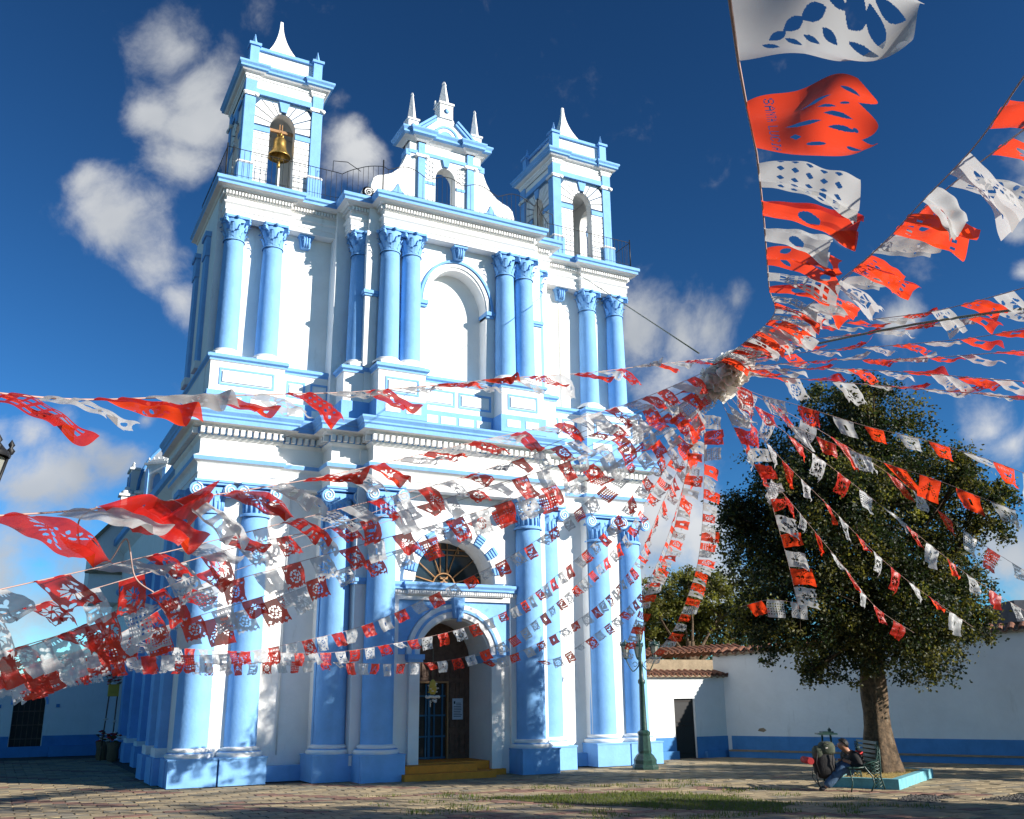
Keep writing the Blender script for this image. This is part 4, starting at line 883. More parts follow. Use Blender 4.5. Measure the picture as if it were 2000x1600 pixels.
# low gate wall joining the church
low=empty('gate_wall','low white wall with blue dado and a dark door between the church and the tall wall','wall',(7.2,1.1,0))
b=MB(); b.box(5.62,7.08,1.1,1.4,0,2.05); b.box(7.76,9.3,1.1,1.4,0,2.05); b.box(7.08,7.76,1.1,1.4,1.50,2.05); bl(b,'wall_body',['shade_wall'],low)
b=MB(); b.box(5.62,7.08,1.085,1.11,0,.53); b.box(7.76,8.80,1.085,1.11,0,.53); b.box(6.2,7.06,.95,1.085,0,.2); b.box(8.0,8.75,.98,1.085,0,.17); bl(b,'dado',['deep'],low)
b=MB(); b.box(7.08,7.76,1.18,1.22,0,1.50); 
gd=bl(b,'door',['black'],low); b=MB(); 
for z in(.12,.8,.9,1.42): b.box(7.12,7.72,1.165,1.18,z,z+.03)
b.lathe((7.42,1.16,.82),[(0,-.03),(.03,0),(0,.03)],8)
bl(b,'door_trim',['dwood'],low)
b=MB(); b.prism([(5.6,2.05),(8.95,2.05),(8.95,2.1),(5.6,2.1)],.98,1.5); bl(b,'coping_bed',['adobe'],low)
tiles(low,lambda p:p,5.7,8.95,lambda x:2.12,.2,.30,tm2,0,1.18)
ad=empty('adobe_wall','low adobe wall with clay tile coping behind the white gate wall','wall',(8,4,0))
b=MB(); b.box(5.5,12,4,4.4,0,2.62); bl(b,'wall_body',['adobe'],ad)
tiles(ad,lambda p:p,6.0,12,lambda x:2.66+(x-6)*.055,.22,.35,tm,0,4.1)
# grey roof block beyond the wall
gb=empty('rooftop_block','dark grey concrete block and roof edge beyond the right wall','building',(19.2,-.4,0))
b=MB(); b.obox((19.9,-.6,3.95),(.85,-.45,0),(.5,.9,0),(0,0,.32)); b.obox((18.5,1.2,3.5),(2.2,-2.2,0),(.5,.5,0),(0,0,.16)); b.obox((19.5,.2,1.7),(2.0,-2.0,0),(.5,.5,0),(0,0,1.69)); bl(b,'block_wall',['grey'],gb)
b=MB(); b.obox((19.45,-.95,3.95),(.03,-.02,0),(.05,.08,0),(0,0,.30)); bl(b,'block_rib',['shade_wall'],gb)
# ---------------------------------------------------------------- building at the left
lb=empty('side_building','shaded white side building with an arched dark door and blue dado left of the church','building',(-8,13.5,0))
b=MB()
arch_wall(b,-8.78,-6.95,0,2.32,-7.86,.44,1.52,.42,13.5,13.9,0)
b.box(-16,-8.78,13.5,16,0,2.3); b.prism([(-6.95,0),(-5.25,0),(-5.25,3.2),(-6.95,2.34)],13.5,16)
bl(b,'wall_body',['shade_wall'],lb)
b=MB(); b.box(-16,-8.32,13.46,13.5,0,.60); b.box(-7.40,-5.25,13.46,13.5,0,.60); b.box(-8.32,-7.40,13.44,13.6,0,.30); b.box(-7.2,-5.25,13.2,13.46,0,.3); b.box(-16,-8.8,13.2,13.46,0,.3); bl(b,'dado',['deep'],lb)
b=MB(); b.box(-8.32,-7.40,13.7,13.75,.28,2.0)
sd_=bl(b,'door',['dwood'],lb)
b=MB()
for k in range(6): b.box(-8.3+k*.15,-8.28+k*.15,13.68,13.7,.3,1.95)
for z in (.5,.9,1.3): b.box(-8.3,-7.42,13.685,13.7,z,z+.03)
bl(b,'door_boards',['wood'],lb)
b=MB(); A=arch(-7.86,1.52,.46,.44,16); Bq=arch(-7.86,1.52,.52,.51,16)
for i in range(16): b.face([(A[i][0],13.47,A[i][1]),(A[i+1][0],13.47,A[i+1][1]),(Bq[i+1][0],13.47,Bq[i+1][1]),(Bq[i][0],13.47,Bq[i][1])])
bl(b,'archivolt',['blue'],lb)
b=MB(); b.box(-8.8,-6.95,13.4,13.5,2.12,2.18); b.box(-8.9,-6.9,13.36,13.5,2.26,2.42); b.box(-7.25,-7.05,13.44,13.5,2.0,2.1); b.box(-7.12,-7.02,13.46,13.5,1.42,1.52); b.box(-8.72,-8.62,13.46,13.5,1.42,1.52)
b.prism([(-6.95,2.34),(-5.25,3.2),(-5.25,3.32),(-6.95,2.46)],13.38,13.6); b.box(-16,-8.9,13.36,13.5,2.28,2.4); bl(b,'cornice',['deep'],lb)
# ---------------------------------------------------------------- trees
def tree(name,label,group,blobs,base,rtop,forks,kinds,nleaf,ls,seed,flat=1.0):
    random.seed(seed)
    root=empty(name,label,'tree',base,group); bs=Vector(base)
    b=MB(); c=sum((Vector(q[:3]) for q in blobs),Vector())/len(blobs); H=c.z-bs.z
    # trunk with root flares
    n=18; rings=12; rad=rtop
    for j in range(rings+1):
        t=j/rings; z=t*H*.78; fl=.42*rad*math.exp(-t*10); lean=Vector(((c.x-bs.x)*t**2*.5,(c.y-bs.y)*t**2*.5,0))
        row=[]
        for i in range(n):
            a=2*pi*i/n; lob=1+.16*sin(a*5+t*2)+.10*sin(a*9-t*5)+.10*noise.noise(Vector((cos(a)*1.5,sin(a)*1.5,z*1.3+seed)))
            r=(rad*(1-.35*t)*(.93+.08*sin(z*5))+fl*(1+.5*sin(a*5+.6)))*lob
            row.append(b.pt((lean.x+r*cos(a),lean.y+r*sin(a),z)))
        if j:
            for i in range(n): b.smooth=True; b.idx([pr[i],pr[(i+1)%n],row[(i+1)%n],row[i]])
        pr=row
    tr=b.build('trunk',['bark'],root)
    fork=Vector(((c.x-bs.x)*.3,(c.y-bs.y)*.3,H*.55))
    b=MB()
    for q in blobs:
        p=Vector(q[:3])-bs; mid=fork.lerp(p,.5)+Vector((random.uniform(-.2,.2),random.uniform(-.2,.2),.15)); 
        b.tube([fork,fork.lerp(mid,.5)+Vector((0,0,.08)),mid,p],[rad*.34,rad*.22,rad*.14,rad*.05],6)
        for k in range(6):
            d=Vector((random.gauss(0,1),random.gauss(0,1),random.gauss(0,.8))).normalized()*q[3]*.9
            b.tube([mid.lerp(p,random.random()),p+d*.5,p+d],[rad*.08,rad*.04,rad*.015],4)
    b.build('limbs',['bark'],root)
    lv=[MB() for _ in kinds]
    tot=sum(q[3]**2 for q in blobs)
    for q in blobs:
        p=Vector(q[:3])-bs; R=q[3]; nc=max(5,int(nleaf*q[3]**2/tot/60))
        for k in range(nc):
            d=Vector((random.gauss(0,1),random.gauss(0,1),random.gauss(0,1))).normalized(); rr=R*(random.random()**.5)*1.0
            cc=p+Vector((d.x*rr,d.y*rr*flat,d.z*rr)); cr=random.uniform(.12,.30)*(.6+R*.35)
            w_=[k_[1] for k_ in kinds]
            out=(cc-(c-bs)); sun_bias=out.normalized().dot(SUN)
            ki=random.choices(range(len(kinds)),[w_[0]]+[x*(1+1.2*max(0,sun_bias)) for x in w_[1:]])[0]; mb=lv[ki]  # sunlight painted into crown colour: later leaf kinds favoured on the sun side
            for _ in range(60):
                e=Vector((random.gauss(0,.5),random.gauss(0,.5),random.gauss(0,.42)))*cr; o=cc+e
                s1=ls*random.uniform(.6,1.25); ax=Vector((random.gauss(0,1),random.gauss(0,1),random.gauss(-.5,.6))).normalized(); sd2=ax.cross(Vector((random.gauss(0,1),random.gauss(0,1),random.gauss(0,1)))).normalized()*s1*.34
                nn=ax.cross(sd2).normalized()*s1*.08
                mb.face([o,o+ax*s1*.5+sd2+nn,o+ax*s1,o+ax*s1*.5-sd2+nn])
    for (kn,_),mb in zip(kinds,lv):
        if mb.f: 
            o=mb.build('crown',[kn],root,kind='stuff')
    return root
cT=Vector((6.40,-6.25,.15))
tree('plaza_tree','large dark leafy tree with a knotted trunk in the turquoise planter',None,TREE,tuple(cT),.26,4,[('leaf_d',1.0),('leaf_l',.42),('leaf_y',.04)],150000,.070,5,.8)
cB=Vector((13.3,8.2,0))
tree('garden_tree','sunlit olive green tree rising behind the clay-tiled walls','trees beyond the wall',BTREE,tuple(cB),.28,4,[('leaf_l',1.0),('leaf_y',1.3),('leaf_d',.3)],42000,.12,9)
for i,(x,y,z,r) in enumerate(((10.2,-18.6,5.0,2.3),(4.6,-16.6,5.4,1.7),(15.5,-13.6,5.0,2.0))):
    random.seed(40+i); bl_=[(x+random.uniform(-1,1)*r*.6,y+random.uniform(-1,1)*r*.6,z+random.uniform(-.7,.7)*r*.6,r*random.uniform(.35,.55)) for _ in range(9)]
    tree('park_tree',('leafy park tree farthest from the church, beyond the right picture edge','low leafy park tree nearest the camera, beyond the right picture edge','leafy park tree beside the boundary wall, beyond the right picture edge')[i],'park trees on the sunny side',bl_,(x,y,0),.25,4,[('leaf_d',1),('leaf_l',.5)],11000,.16,30+i)
# ---------------------------------------------------------------- planter
e1=Vector((.88,.48)).normalized(); e2=Vector((-.48,.88)).normalized(); C0=Vector((5.20,-7.72))
pl=empty('tree_planter','low square planter with turquoise kerb around the tree, filled with dry grass','planter',(C0.x,C0.y,0))
def PT(p): q=C0+e1*p.x+e2*p.y; return Vector((q.x,q.y,p.z))
LX,LY=2.85,1.22
for (x0,x1,y0,y1) in ((0,LX,0,.14),(0,LX,LY-.14,LY),(0,.14,.14,LY-.14),(LX-.14,LX,.14,LY-.14)):
    b=MB(); b.T=PT; b.box(x0,x1,y0,y1,-.02,.17); bl(b,'kerb',['teal'],pl)
b=MB(); b.T=PT; b.box(.14,LX-.14,.14,LY-.14,0,.145); bl(b,'planter_soil',['straw'],pl)
b=MB(); b.T=PT
random.seed(8)
for i in range(6000):
    x=random.uniform(.14,LX-.14); y=random.uniform(.14,LY-.14); h=random.uniform(.015,.05); l=random.uniform(-.03,.03); b.face([(x-.006,y,.143),(x+.006,y,.143),(x+l,y+l,.143+h)])
bl(b,'dry_grass',['straw'],pl,'stuff')
# ---------------------------------------------------------------- lamps
def lantern(par,c,s,ms,mg):
    c=Vector(c)
    b=MB(); b.lathe(c,[(.030*s,0),(.05*s,.02*s),(.055*s,.05*s)],6,smooth=False)
    for k in range(6):
        a=k*pi/3; b.tube([(c.x+.055*s*cos(a),c.y+.055*s*sin(a),c.z+.05*s),(c.x+.105*s*cos(a),c.y+.105*s*sin(a),c.z+.29*s)],.008*s,4)
        b.lathe((c.x+.115*s*cos(a),c.y+.115*s*sin(a),c.z+.31*s),[(.012*s,0),(.022*s,.02*s),(.008*s,.035*s),(.018*s,.05*s),(0,.08*s)],5)
    b.lathe((c.x,c.y,c.z+.29*s),[(.118*s,0),(.122*s,.015*s),(.115*s,.03*s),(.09*s,.05*s),(.06*s,.085*s),(.02*s,.10*s),(.025*s,.115*s),(.01*s,.135*s),(0,.155*s)],12)
    o=b.build('lantern',[ms],par)
    b=MB(); b.lathe((c.x,c.y,c.z+.05*s),[(.048*s,0),(.096*s,.24*s)],6,smooth=False); b.build('lamp_glass',[mg],o)
def street_lamp(label,loc,ms,arms,s=1.0,rz=0):
    o=empty('street_lamp',label,'street lamp',loc,None,rz)
    b=MB(); b.lathe((0,0,0),[(.30,-.01),(.30,.05),(.285,.10),(.26,.12),(.265,.20),(.20,.30),(.15,.34),(.16,.40),(.135,.72),(.15,.76),(.15,.80),(.09,.84)],8,smooth=False); b.build('lamp_base',[ms],o)
    b=MB(); b.lathe((0,0,.84),[(.085,0),(.075,.3),(.06,1.0),(.085,1.04),(.085,1.10),(.055,1.13),(.045,1.4),(.06,1.43),(.06,1.5),(.03,1.54),(.025,1.98)],12); b.build('pole',[ms],o)
    b=MB()
    for a in arms:
        ca_,sa_=cos(a),sin(a); pts=[]
        for i in range(13):
            t=i/12; r=.04+.30*t; z=2.28-.14*sin(pi*t)+.17*max(0,t-.5)**1*1.6; pts.append((r*ca_,r*sa_,z))
        b.tube(pts,.014,5)
        b.tube([( (.13+.05*cos(t))*ca_,(.13+.05*cos(t))*sa_,2.30+.05*sin(t)) for t in [i*.5 for i in range(12)]],.009,4)
    b.build('lamp_arms',[ms],o)
    for a in arms: lantern(o,(.34*cos(a),.34*sin(a),2.41),1.05,ms,'lampglass')
    lantern(o,(0,0,2.80),1.05,ms,'lampglass')
    o.scale=(s,s,s); return o
aR=atan2(-.465,.885)
street_lamp('green cast-iron street lamp with milky lanterns before the right church columns',(4.43,-1.25,0),'green',[aR+pi,aR,aR+pi/2])
street_lamp('black street lamp with crowned lanterns cut off by the left picture edge',(-9.52,-14.03,0),'black',[aR+.55,aR-1.0,aR+pi],1.12)
# ---------------------------------------------------------------- bench, bin, person
RX=Vector((.885,-.465,0)); RY=Vector((.465,.885,0))
def frame(org): 
    org=Vector(org)
    return lambda p: org+RX*p[0]+RY*p[1]+Vector((0,0,p[2]))
PO=Vector((4.246,-7.504,0)); U=1/115.0
def fobj(root,mb,name,mats,kind=None): return mb.build(name,mats,root,None,kind)
FR=atan2(RX.y,RX.x)
bench=empty('iron_bench','ornate green iron park bench whose lattice end shows beside the tree trunk','bench',PO,None,FR)
def benchend(b,y):
    # silhouette of the end frame in local xz (x to picture right), lattice of bars
    bot=[(.38,0),(.42,.10),(.40,.25),(.30,.40),(.34,.44)]
    out=[(.36,0),(.43,.12),(.41,.24),(.30,.38),(.27,.44),(.36,.46),(.50,.50),(.54,.66),(.56,.80),(.57,.66),(.56,.44),(.55,.25),(.58,.12),(.60,.04)]
    b.tube([(x,y,z) for x,z in out],.014,5)
    random.seed(5)
    for k in range(13):
        z=.06+k*.055
        xl=.43 if z<.28 else (.31 if z<.46 else .50); xr=.56
        b.tube([(xl,y,z),( (xl+xr)/2,y,z+.05),(xr,y,z-.01)],.009,4); b.tube([(xl,y,z+.05),((xl+xr)/2,y,z),(xr,y,z+.05)],.009,4)
    for k in range(4): cx_=.44+.035*k; b.tube([(cx_+.03*cos(t),y,.32+.05*k*1.6+.03*sin(t)) for t in [i*.7 for i in range(10)]],.008,4)
    b.tube([(.02,y,0),(.06,y,.15),(.03,y,.34)],.013,5); b.tube([(.0,y,.36),(.30,y,.40)],.012,5)
for y in (-.02,1.0):
    b=MB(); benchend(b,y); fobj(bench,b,'bench_end',['green'])
for k in range(6):
    b=MB(); x=.02+k*.075; b.box(x,x+.05,-.02,1.0,.37,.395); fobj(bench,b,'seat_slat',['green'])
for k in range(5):
    b=MB(); z=.46+k*.075; b.box(.535,.555,-.02,1.0,z,z+.045); fobj(bench,b,'back_slat',['green'])
bs_=empty('bird_table','small dark metal stand with a flat top and finial beside the trunk','stand',(5.6,-5.75,0),None,FR)
b=MB(); b.tube([(-.14,0,0),(-.10,0,.84)],.02,6); b.tube([(.10,0,0),(.06,0,.84)],.02,6); b.box(-.2,.16,-.14,.14,.84,.87); b.box(-.12,.10,-.1,.1,.87,.90); b.lathe((0.05,0,.90),[(.03,0),(.04,.03),(.01,.06),(0,.08)],8); fobj(bs_,b,'stand_frame',['green'])
def skin(name,joints,edges,mats,root,sub=2):
    me=bpy.data.meshes.new(name); me.from_pydata([Vector(j[:3])*K for j in joints],edges,[])
    me.materials.append(M[mats]); o=link(name,me,root)
    md=o.modifiers.new('skin','SKIN'); md.use_smooth_shade=True
    if not me.skin_vertices: 
        import bmesh
        bm=bmesh.new(); bm.from_mesh(me); bm.verts.layers.skin.verify(); bm.to_mesh(me); bm.free()
    for i,j in enumerate(joints):
        sv=me.skin_vertices[0].data[i]; r=j[3]; sv.radius=((r[0]*K,r[1]*K) if isinstance(r,tuple) else (r*K,r*K)); sv.use_root=(i==0)
    s2=o.modifiers.new('sub','SUBSURF'); s2.levels=sub; s2.render_levels=sub
    return o
person=empty('person','person in a dark jacket and blue jeans sitting hunched forward on the iron bench','person',PO,None,FR)
P=lambda x,z,y=0: ((x-1660)*U, y, (1547-z)*U)
pel=P(1691,1511,.30)
J=[(*pel,.10),(*P(1692,1500,.30),.10),(*P(1686,1487,.30),.11),(*P(1677,1477,.30),.055),(*P(1672,1471,.30),.05),(*P(1665,1463,.30),.100),(*P(1664,1455,.30),.092),
   (*P(1684,1485,.13),.05),(*P(1690,1503,.08),.04),(*P(1668,1492,.15),.030),(*P(1659,1489,.2),.026),
   (*P(1680,1485,.47),.05),(*P(1684,1503,.52),.04),(*P(1666,1493,.44),.030),(*P(1657,1489,.38),.026),
   (*P(1660,1502,.20),.065),(*P(1634,1527,.20),.045),(*P(1620,1541,.20),.03),
   (*P(1663,1500,.42),.065),(*P(1643,1527,.44),.045),(*P(1632,1540,.44),.03)]
E_=[(0,1),(1,2),(2,3),(3,4),(4,5),(5,6),(2,7),(7,8),(8,9),(9,10),(2,11),(11,12),(12,13),(13,14),(0,15),(15,16),(16,17),(0,18),(18,19),(19,20)]
body=skin('body',J,E_,'skin',person)
Jk=[(*J[0][:3],.16),(*J[1][:3],.17),(*J[2][:3],.18),(*P(1675,1479,.30),.10),(*J[7][:3],.095),(*J[8][:3],.075),(*P(1671,1494,.14),.052),(*J[11][:3],.095),(*J[12][:3],.075),(*P(1669,1495,.46),.052)]
skin('jacket',Jk,[(0,1),(1,2),(2,3),(2,4),(4,5),(5,6),(2,7),(7,8),(8,9)],'jacket',person)
Jj=[(*J[0][:3],.14),(*J[15][:3],.105),(*J[16][:3],.085),(*P(1621,1539,.20),.068),(*J[18][:3],.105),(*J[19][:3],.085),(*P(1633,1538,.44),.068)]
skin('jeans',Jj,[(0,1),(1,2),(2,3),(0,4),(4,5),(5,6)],'jeans',person)
hd=Vector(P(1662,1461,.30))
b=MB(); b.T=lambda q: Vector((hd.x+.050+q.x*cos(.75)+q.z*sin(.75),hd.y+q.y,hd.z+.020-q.x*sin(.75)+q.z*cos(.75))); b.lathe((-.0,0,0),[(.0,.085)]+[((.098+.006*sin(t*9))*sin(t),.085*cos(t)) for t in [.3,.6,.9,1.2,1.5,1.7]],18); fobj(person,b,'hair',['hair'])
b=MB(); b.tube([(hd.x-.075,hd.y,hd.z-.005),(hd.x-.092,hd.y,hd.z-.028),(hd.x-.07,hd.y,hd.z-.034)],[.008,.014,.008],6); 
for s in(-1,1): b.lathe((hd.x+.01,hd.y+s*.07,hd.z-.02),[(0,-.02),(.014,0),(0,.02)],6)
fobj(person,b,'nose_and_ears',['skin'])
b=MB()
for s in(-1,1): b.lathe((hd.x-.070,hd.y+s*.026,hd.z+.004),[(0,-.007),(.008,0),(0,.007)],6)
b.tube([(hd.x-.068,hd.y-.02,hd.z-.052),(hd.x-.072,hd.y,hd.z-.054),(hd.x-.068,hd.y+.02,hd.z-.052)],.004,4); fobj(person,b,'eyes_and_mouth',['hair'])
for yy,xx in((.20,1618),(.44,1630)):
    q=Vector(P(xx,1541,yy)); skin('shoe',[(q.x+.02,q.y,q.z-.0,.035),(q.x-.03,q.y,.035,.035),(q.x-.10,q.y,.028,.028)],[(0,1),(1,2)],'shoe',person,1)
for k,(wx,wz,wy) in enumerate(((1657,1489,.2),(1655,1489,.38))):      # fingers
    w0=Vector(P(wx,wz,wy)); b=MB()
    for f in range(4):
        o=w0+Vector((-.015,(f-1.5)*.011,0)); b.tube([o,o+Vector((-.022-.003*(f in(1,2)),0,-.004)),o+Vector((-.036,(0.3-wy)*.05,-.016))],[.0065,.006,.0045],5)
    o=w0+Vector((-.004,.02 if wy<.3 else -.02,.004)); b.tube([o,o+Vector((-.018,.006 if wy<.3 else -.006,.004)),o+Vector((-.03,.004 if wy<.3 else -.004,-.004))],[.008,.007,.005],5)
    fobj(person,b,'fingers',['skin'])
b=MB(); b.obox(P(1671,1494,.12+.07),(.02,0,.03),(0,.03,0),(.01,0,.05)); fobj(person,b,'shirt_front',['shade_wall'])
# backpack held in front of the knees
bp=empty('backpack','bulky olive and black hiking backpack leaning against the seated person','backpack',PO,None,FR)
def blob(b,c,r,n=14,m_=9,e=.7):
    c=Vector(c); rows=[]; b.smooth=True
    sg=lambda v,e: math.copysign(abs(v)**e,v)
    for j in range(m_+1):
        ph=-pi/2+pi*j/m_; rows.append([b.pt(c+Vector((r[0]*sg(cos(ph),e)*sg(cos(2*pi*i/n),e),r[1]*sg(cos(ph),e)*sg(sin(2*pi*i/n),e),r[2]*sg(sin(ph),e)+.012*noise.noise(Vector((i,j,c.x*9))))) ) for i in range(n)])
    for j in range(m_):
        for i in range(n): b.idx([rows[j][i],rows[j][(i+1)%n],rows[j+1][(i+1)%n],rows[j+1][i]])
b=MB(); blob(b,P(1625,1497,.30),(.19,.15,.24)); fobj(bp,b,'pack_body',['jacket'])
b=MB(); blob(b,P(1632,1468,.28),(.14,.14,.12)); blob(b,P(1614,1476,.28),(.09,.12,.12)); fobj(bp,b,'pack_lid',['olive'])
b=MB(); b.tube([P(1592,1490,.08),P(1592,1490,.52)],.058,12); fobj(bp,b,'red_bedroll',['redc'])
b=MB()
for x in(1608,1640): b.tube([P(x,1475,.13),P(x-4,1495,.13),P(x+2,1515,.16)],.010,4)
b.tube([P(1606,1512,.2),P(1606,1530,.2),P(1612,1545,.18)],.014,4); b.tube([P(1600,1500,.2),P(1596,1520,.2),P(1603,1532,.2)],.008,4); b.tube([P(1640,1512,.25),P(1642,1535,.25)],.012,4)
b.tube([P(1618,1462,.13),P(1624,1456,.13),P(1632,1460,.13)],.008,4)
fobj(bp,b,'pack_strap',['black'])
b=MB(); b.obox(P(1628,1466,.135),(.02,0,.003),(0,.004,0),(0,0,.008)); fobj(bp,b,'pack_label',['palew'])
rb=MB(); blob(rb,(0,0,0),(.08,.07,.05)); o=rb.build('red_bundle',['redc'],None,PO+RX*((1700-1660)*U)+RY*.4+Vector((0,0,(1547-1479)*U))); tag(o,'small red cloth bundle lying on top of the bench back beside the trunk','bag')
b=MB(); blob(b,(0,0,0),(.12,.13,.13)); o=b.build('dark_bag',['jacket'],None,PO+RX*.24+RY*.62+Vector((0,0,.52))); tag(o,'dark bag resting on the bench seat behind the person','bag')
# ---------------------------------------------------------------- flower stands and hanging ornament
random.seed(21)
def flowers(b,c,r,n,s):
    for _ in range(n):
        d=Vector((random.gauss(0,1),random.gauss(0,1),random.gauss(0,1))).normalized()*r*random.uniform(.4,1); p=Vector(c)+Vector((d.x,d.y,d.z))
        b.mi=random.randrange(3); b.lathe(p,[(0,-s*.5),(s,0),(s*.6,s*.4),(0,s*.3)],6)
for i,(x,y,t) in enumerate(((-5.95,10.6,'left'),(-5.75,9.7,'right'))):
    bk=empty('flower_basket','wicker floor basket of red and white flowers, the '+('one farther from' if i==0 else 'one nearer')+' the church corner','basket',(x,y,0))
    q=MB(); q.lathe((0,0,0),[(.13,0),(.16,.1),(.15,.3),(.20,.5),(.19,.5),(.14,.3)],12); q.build('basket_body',['basket'],bk)
    q=MB(); flowers(q,(0,0,.62),.2,34,.055); q.build('flower_bunch',['redc','palew','leaf_l'],bk,kind='stuff')
ps=empty('decorated_stand','tall stand of two poles carrying a yellow box crowned with red flowers','stand',(-5.9,10.1,0))
q=MB(); q.tube([(-.12,0,.4),(-.06,0,1.75)],.02,5); q.tube([(.14,0,.4),(.16,0,1.75)],.02,5); q.tube([(-.12,0,0),(-.12,0,.4)],.02,5); q.tube([(.14,0,0),(.14,0,.4)],.02,5); q.build('stand_pole',['wood'],ps)
q=MB(); q.box(-.10,.18,-.1,.1,1.72,2.05); q.build('yellow_box',['gold'],ps)
q=MB(); flowers(q,(.04,0,2.2),.24,40,.06); q.build('flower_bunch',['redc','basket','palew'],ps,kind='stuff')
for z in (1.1,): 
    q=MB(); flowers(q,(-.08,0,z),.05,5,.04); flowers(q,(.15,0,z-.05),.05,5,.04); q.build('paper_bow',['palew','palew','shade_wall'],ps,kind='stuff')
hm=empty('hanging_ornament','yellow, white and pink flower ornament hanging on a thread before the church door','ornament',(-.80,-1.2,1.62))
q=MB(); q.tube([(0,0,.30),(0,0,.95)],.005,4); q.build('thread',['cable'],hm)
q=MB(); q.lathe((0,0,.05),[(.05,0),(.09,.1),(.06,.25),(.02,.3)],10); q.build('yellow_cone',['gold'],hm)
q=MB(); flowers(q,(0,0,.17),.13,22,.035); q.build('white_flowers',['palew','gold','palew'],hm,kind='stuff')
q=MB(); q.tube([(.13*cos(t),.13*sin(t),.0+.01*sin(t*5)) for t in [i*2*pi/16 for i in range(17)]],.028,6); q.build('pink_ring',['palew'],hm)
q=MB(); flowers(q,(.04,0,-.08),.06,8,.03); flowers(q,(-.06,0,-.09),.03,5,.02); q.tube([(-.05,0,-.1),(-.05,0,-.2)],.012,5); q.build('tassel',['palew','palew','shade_wall'],hm,kind='stuff')
# ---------------------------------------------------------------- plastic paper bunting
FONT={'S':['01110','10001','10000','01110','00001','10001','01110'],'A':['00100','01010','10001','11111','10001','10001','10001'],'N':['10001','11001','10101','10011','10001','10001','10001'],'T':['11111','00100','00100','00100','00100','00100','00100'],'L':['10000']*6+['11111'],'U':['10001']*6+['01110'],'C':['01110','10001','10000','10000','10000','10001','01110'],'I':['01110','00100','00100','00100','00100','00100','01110']}
def text_mask(u,v,s,u0,u1,v0,v1):
    if not(u0<u<u1 and v0<v<v1): return False
    t=(u-u0)/(u1-u0)*len(s); i=int(t); ch=s[i]
    if ch==' ': return False
    cx_=int((t-i)*6.4); cy_=6-int((v-v0)/(v1-v0)*7)
    return cx_<5 and FONT[ch][min(6,cy_)][cx_]=='1'
def el(u,v,cx,cy,a,b_,rot=0):
    x,y=u-cx,v-cy; c,s=cos(rot),sin(rot); X,Y=x*c+y*s,-x*s+y*c; return (X/a)**2+(Y/b_)**2<1
def pattern(k,u,v):
    if v<.12 or u<.05 or u>.95: return False
    edge=.93-.05*abs(sin(u*pi*4)); 
    x,y=u-.5,v-.52
    r=sqrt(x*x+y*y); a=atan2(y,x)
    if k==0:    # flower
        if .08<r<.24+.03*cos(8*a) and (a*8/(2*pi))%1>.28: return True
        return any(el(u,v,cx,cy,.05,.09,rt_) for cx,cy,rt_ in ((.15,.25,.7),(.85,.25,-.7),(.15,.8,-.7),(.85,.8,.7),(.3,.86,1.3),(.7,.86,-1.3)))
    if k==1:    # leafy sprays
        for sx in(0,1):
            U_=u if sx==0 else 1-u
            for j in range(5):
                if el(U_,v,.12+.075*j,.72-.10*j,.05,.022,-.3+.3*j) or el(U_,v,.17+.075*j,.80-.09*j,.05,.02,-1.2+.2*j): return True
        return r<.06 or el(u,v,.5,.3,.05,.1)
    if k==2:    # rows of dots and diamonds
        return (abs(((u*7)%1)-.5)+abs(((v*7)%1)-.5))<.30 and .16<v<.88
    if k==3:    # ring scroll
        return (.20<r<.27 and (a*6/(2*pi))%1>.2) or (r<.15 and (a*4/(2*pi))%1>.45 and r>.04) or el(u,v,.14,.2,.07,.04) or el(u,v,.86,.2,.07,.04) or el(u,v,.14,.84,.07,.04) or el(u,v,.86,.84,.07,.04)
    if k==4:    # bird and slits
        return el(u,v,.42,.5,.17,.07,.4) or el(u,v,.62,.42,.14,.05,-.7) or el(u,v,.3,.68,.12,.035,.2) or ((v>.78 and v<.86) and (u*9)%1>.55 and .1<u<.9) or ((.16<v<.24) and (u*11)%1>.6 and .12<u<.88)
    if k==5:    # open lattice
        return ((u*8)%1>.38 and (v*8)%1>.38) and .14<v<.9
def flag_mesh(k,shape,n=28,w=1.0,h=1.0,fn=None,nm='flag'):
    rnd=random.Random(k*17+shape*5); ph=rnd.uniform(0,6); f=rnd.uniform(.7,1.6); amp=rnd.uniform(.05,.16); sh=(0,.15,.45,.85,1.2)[shape]; nar=(.0,.05,.25,.4,.5)[shape]; curl=rnd.uniform(-.3,.4)
    def P_(u,v):
        x=(u-.5)*w*(1-nar*v)+sh*h*v**1.15; z=-v*h*(1-.35*(sh>.4)); 
        y=amp*w*v*sin(2*pi*u*f+ph+v*1.7)+curl*h*v*v*(1 if u>.5 else .6)+.03*sin(9*u+5*v+ph)+.02*sin(17*v+ph+6*u)*v
        lift=.10*sin(2.4*v+ph)*sh; return (x+.03*sin(6*v+ph),y,z+lift*v-.04*v*abs(sin(pi*u*f+ph)))
    b=MB(); b.smooth=True; idx={}
    def g_(i,j):
        if (i,j) not in idx: idx[(i,j)]=b.pt(P_(i/n,j/n))
        return idx[(i,j)]
    fn=fn or (lambda u,v:pattern(k,u,v))
    for j in range(n):
        for i in range(n):
            u,v=(i+.5)/n,(j+.5)/n
            if fn(u,v): continue
            if k in (0,3) and v>1-.06*abs(sin(u*pi*5)): continue
            b.idx([g_(i,j),g_(i+1,j),g_(i+1,j+1),g_(i,j+1)])
    b.v=[p/K for p in b.v]
    o=b.build(nm,['red']); me=o.data; bpy.data.objects.remove(o); return me
FM={}; FMH={}
for k in range(6):
    for shp in range(5): FM[(k,shp)]=flag_mesh(k,shp)
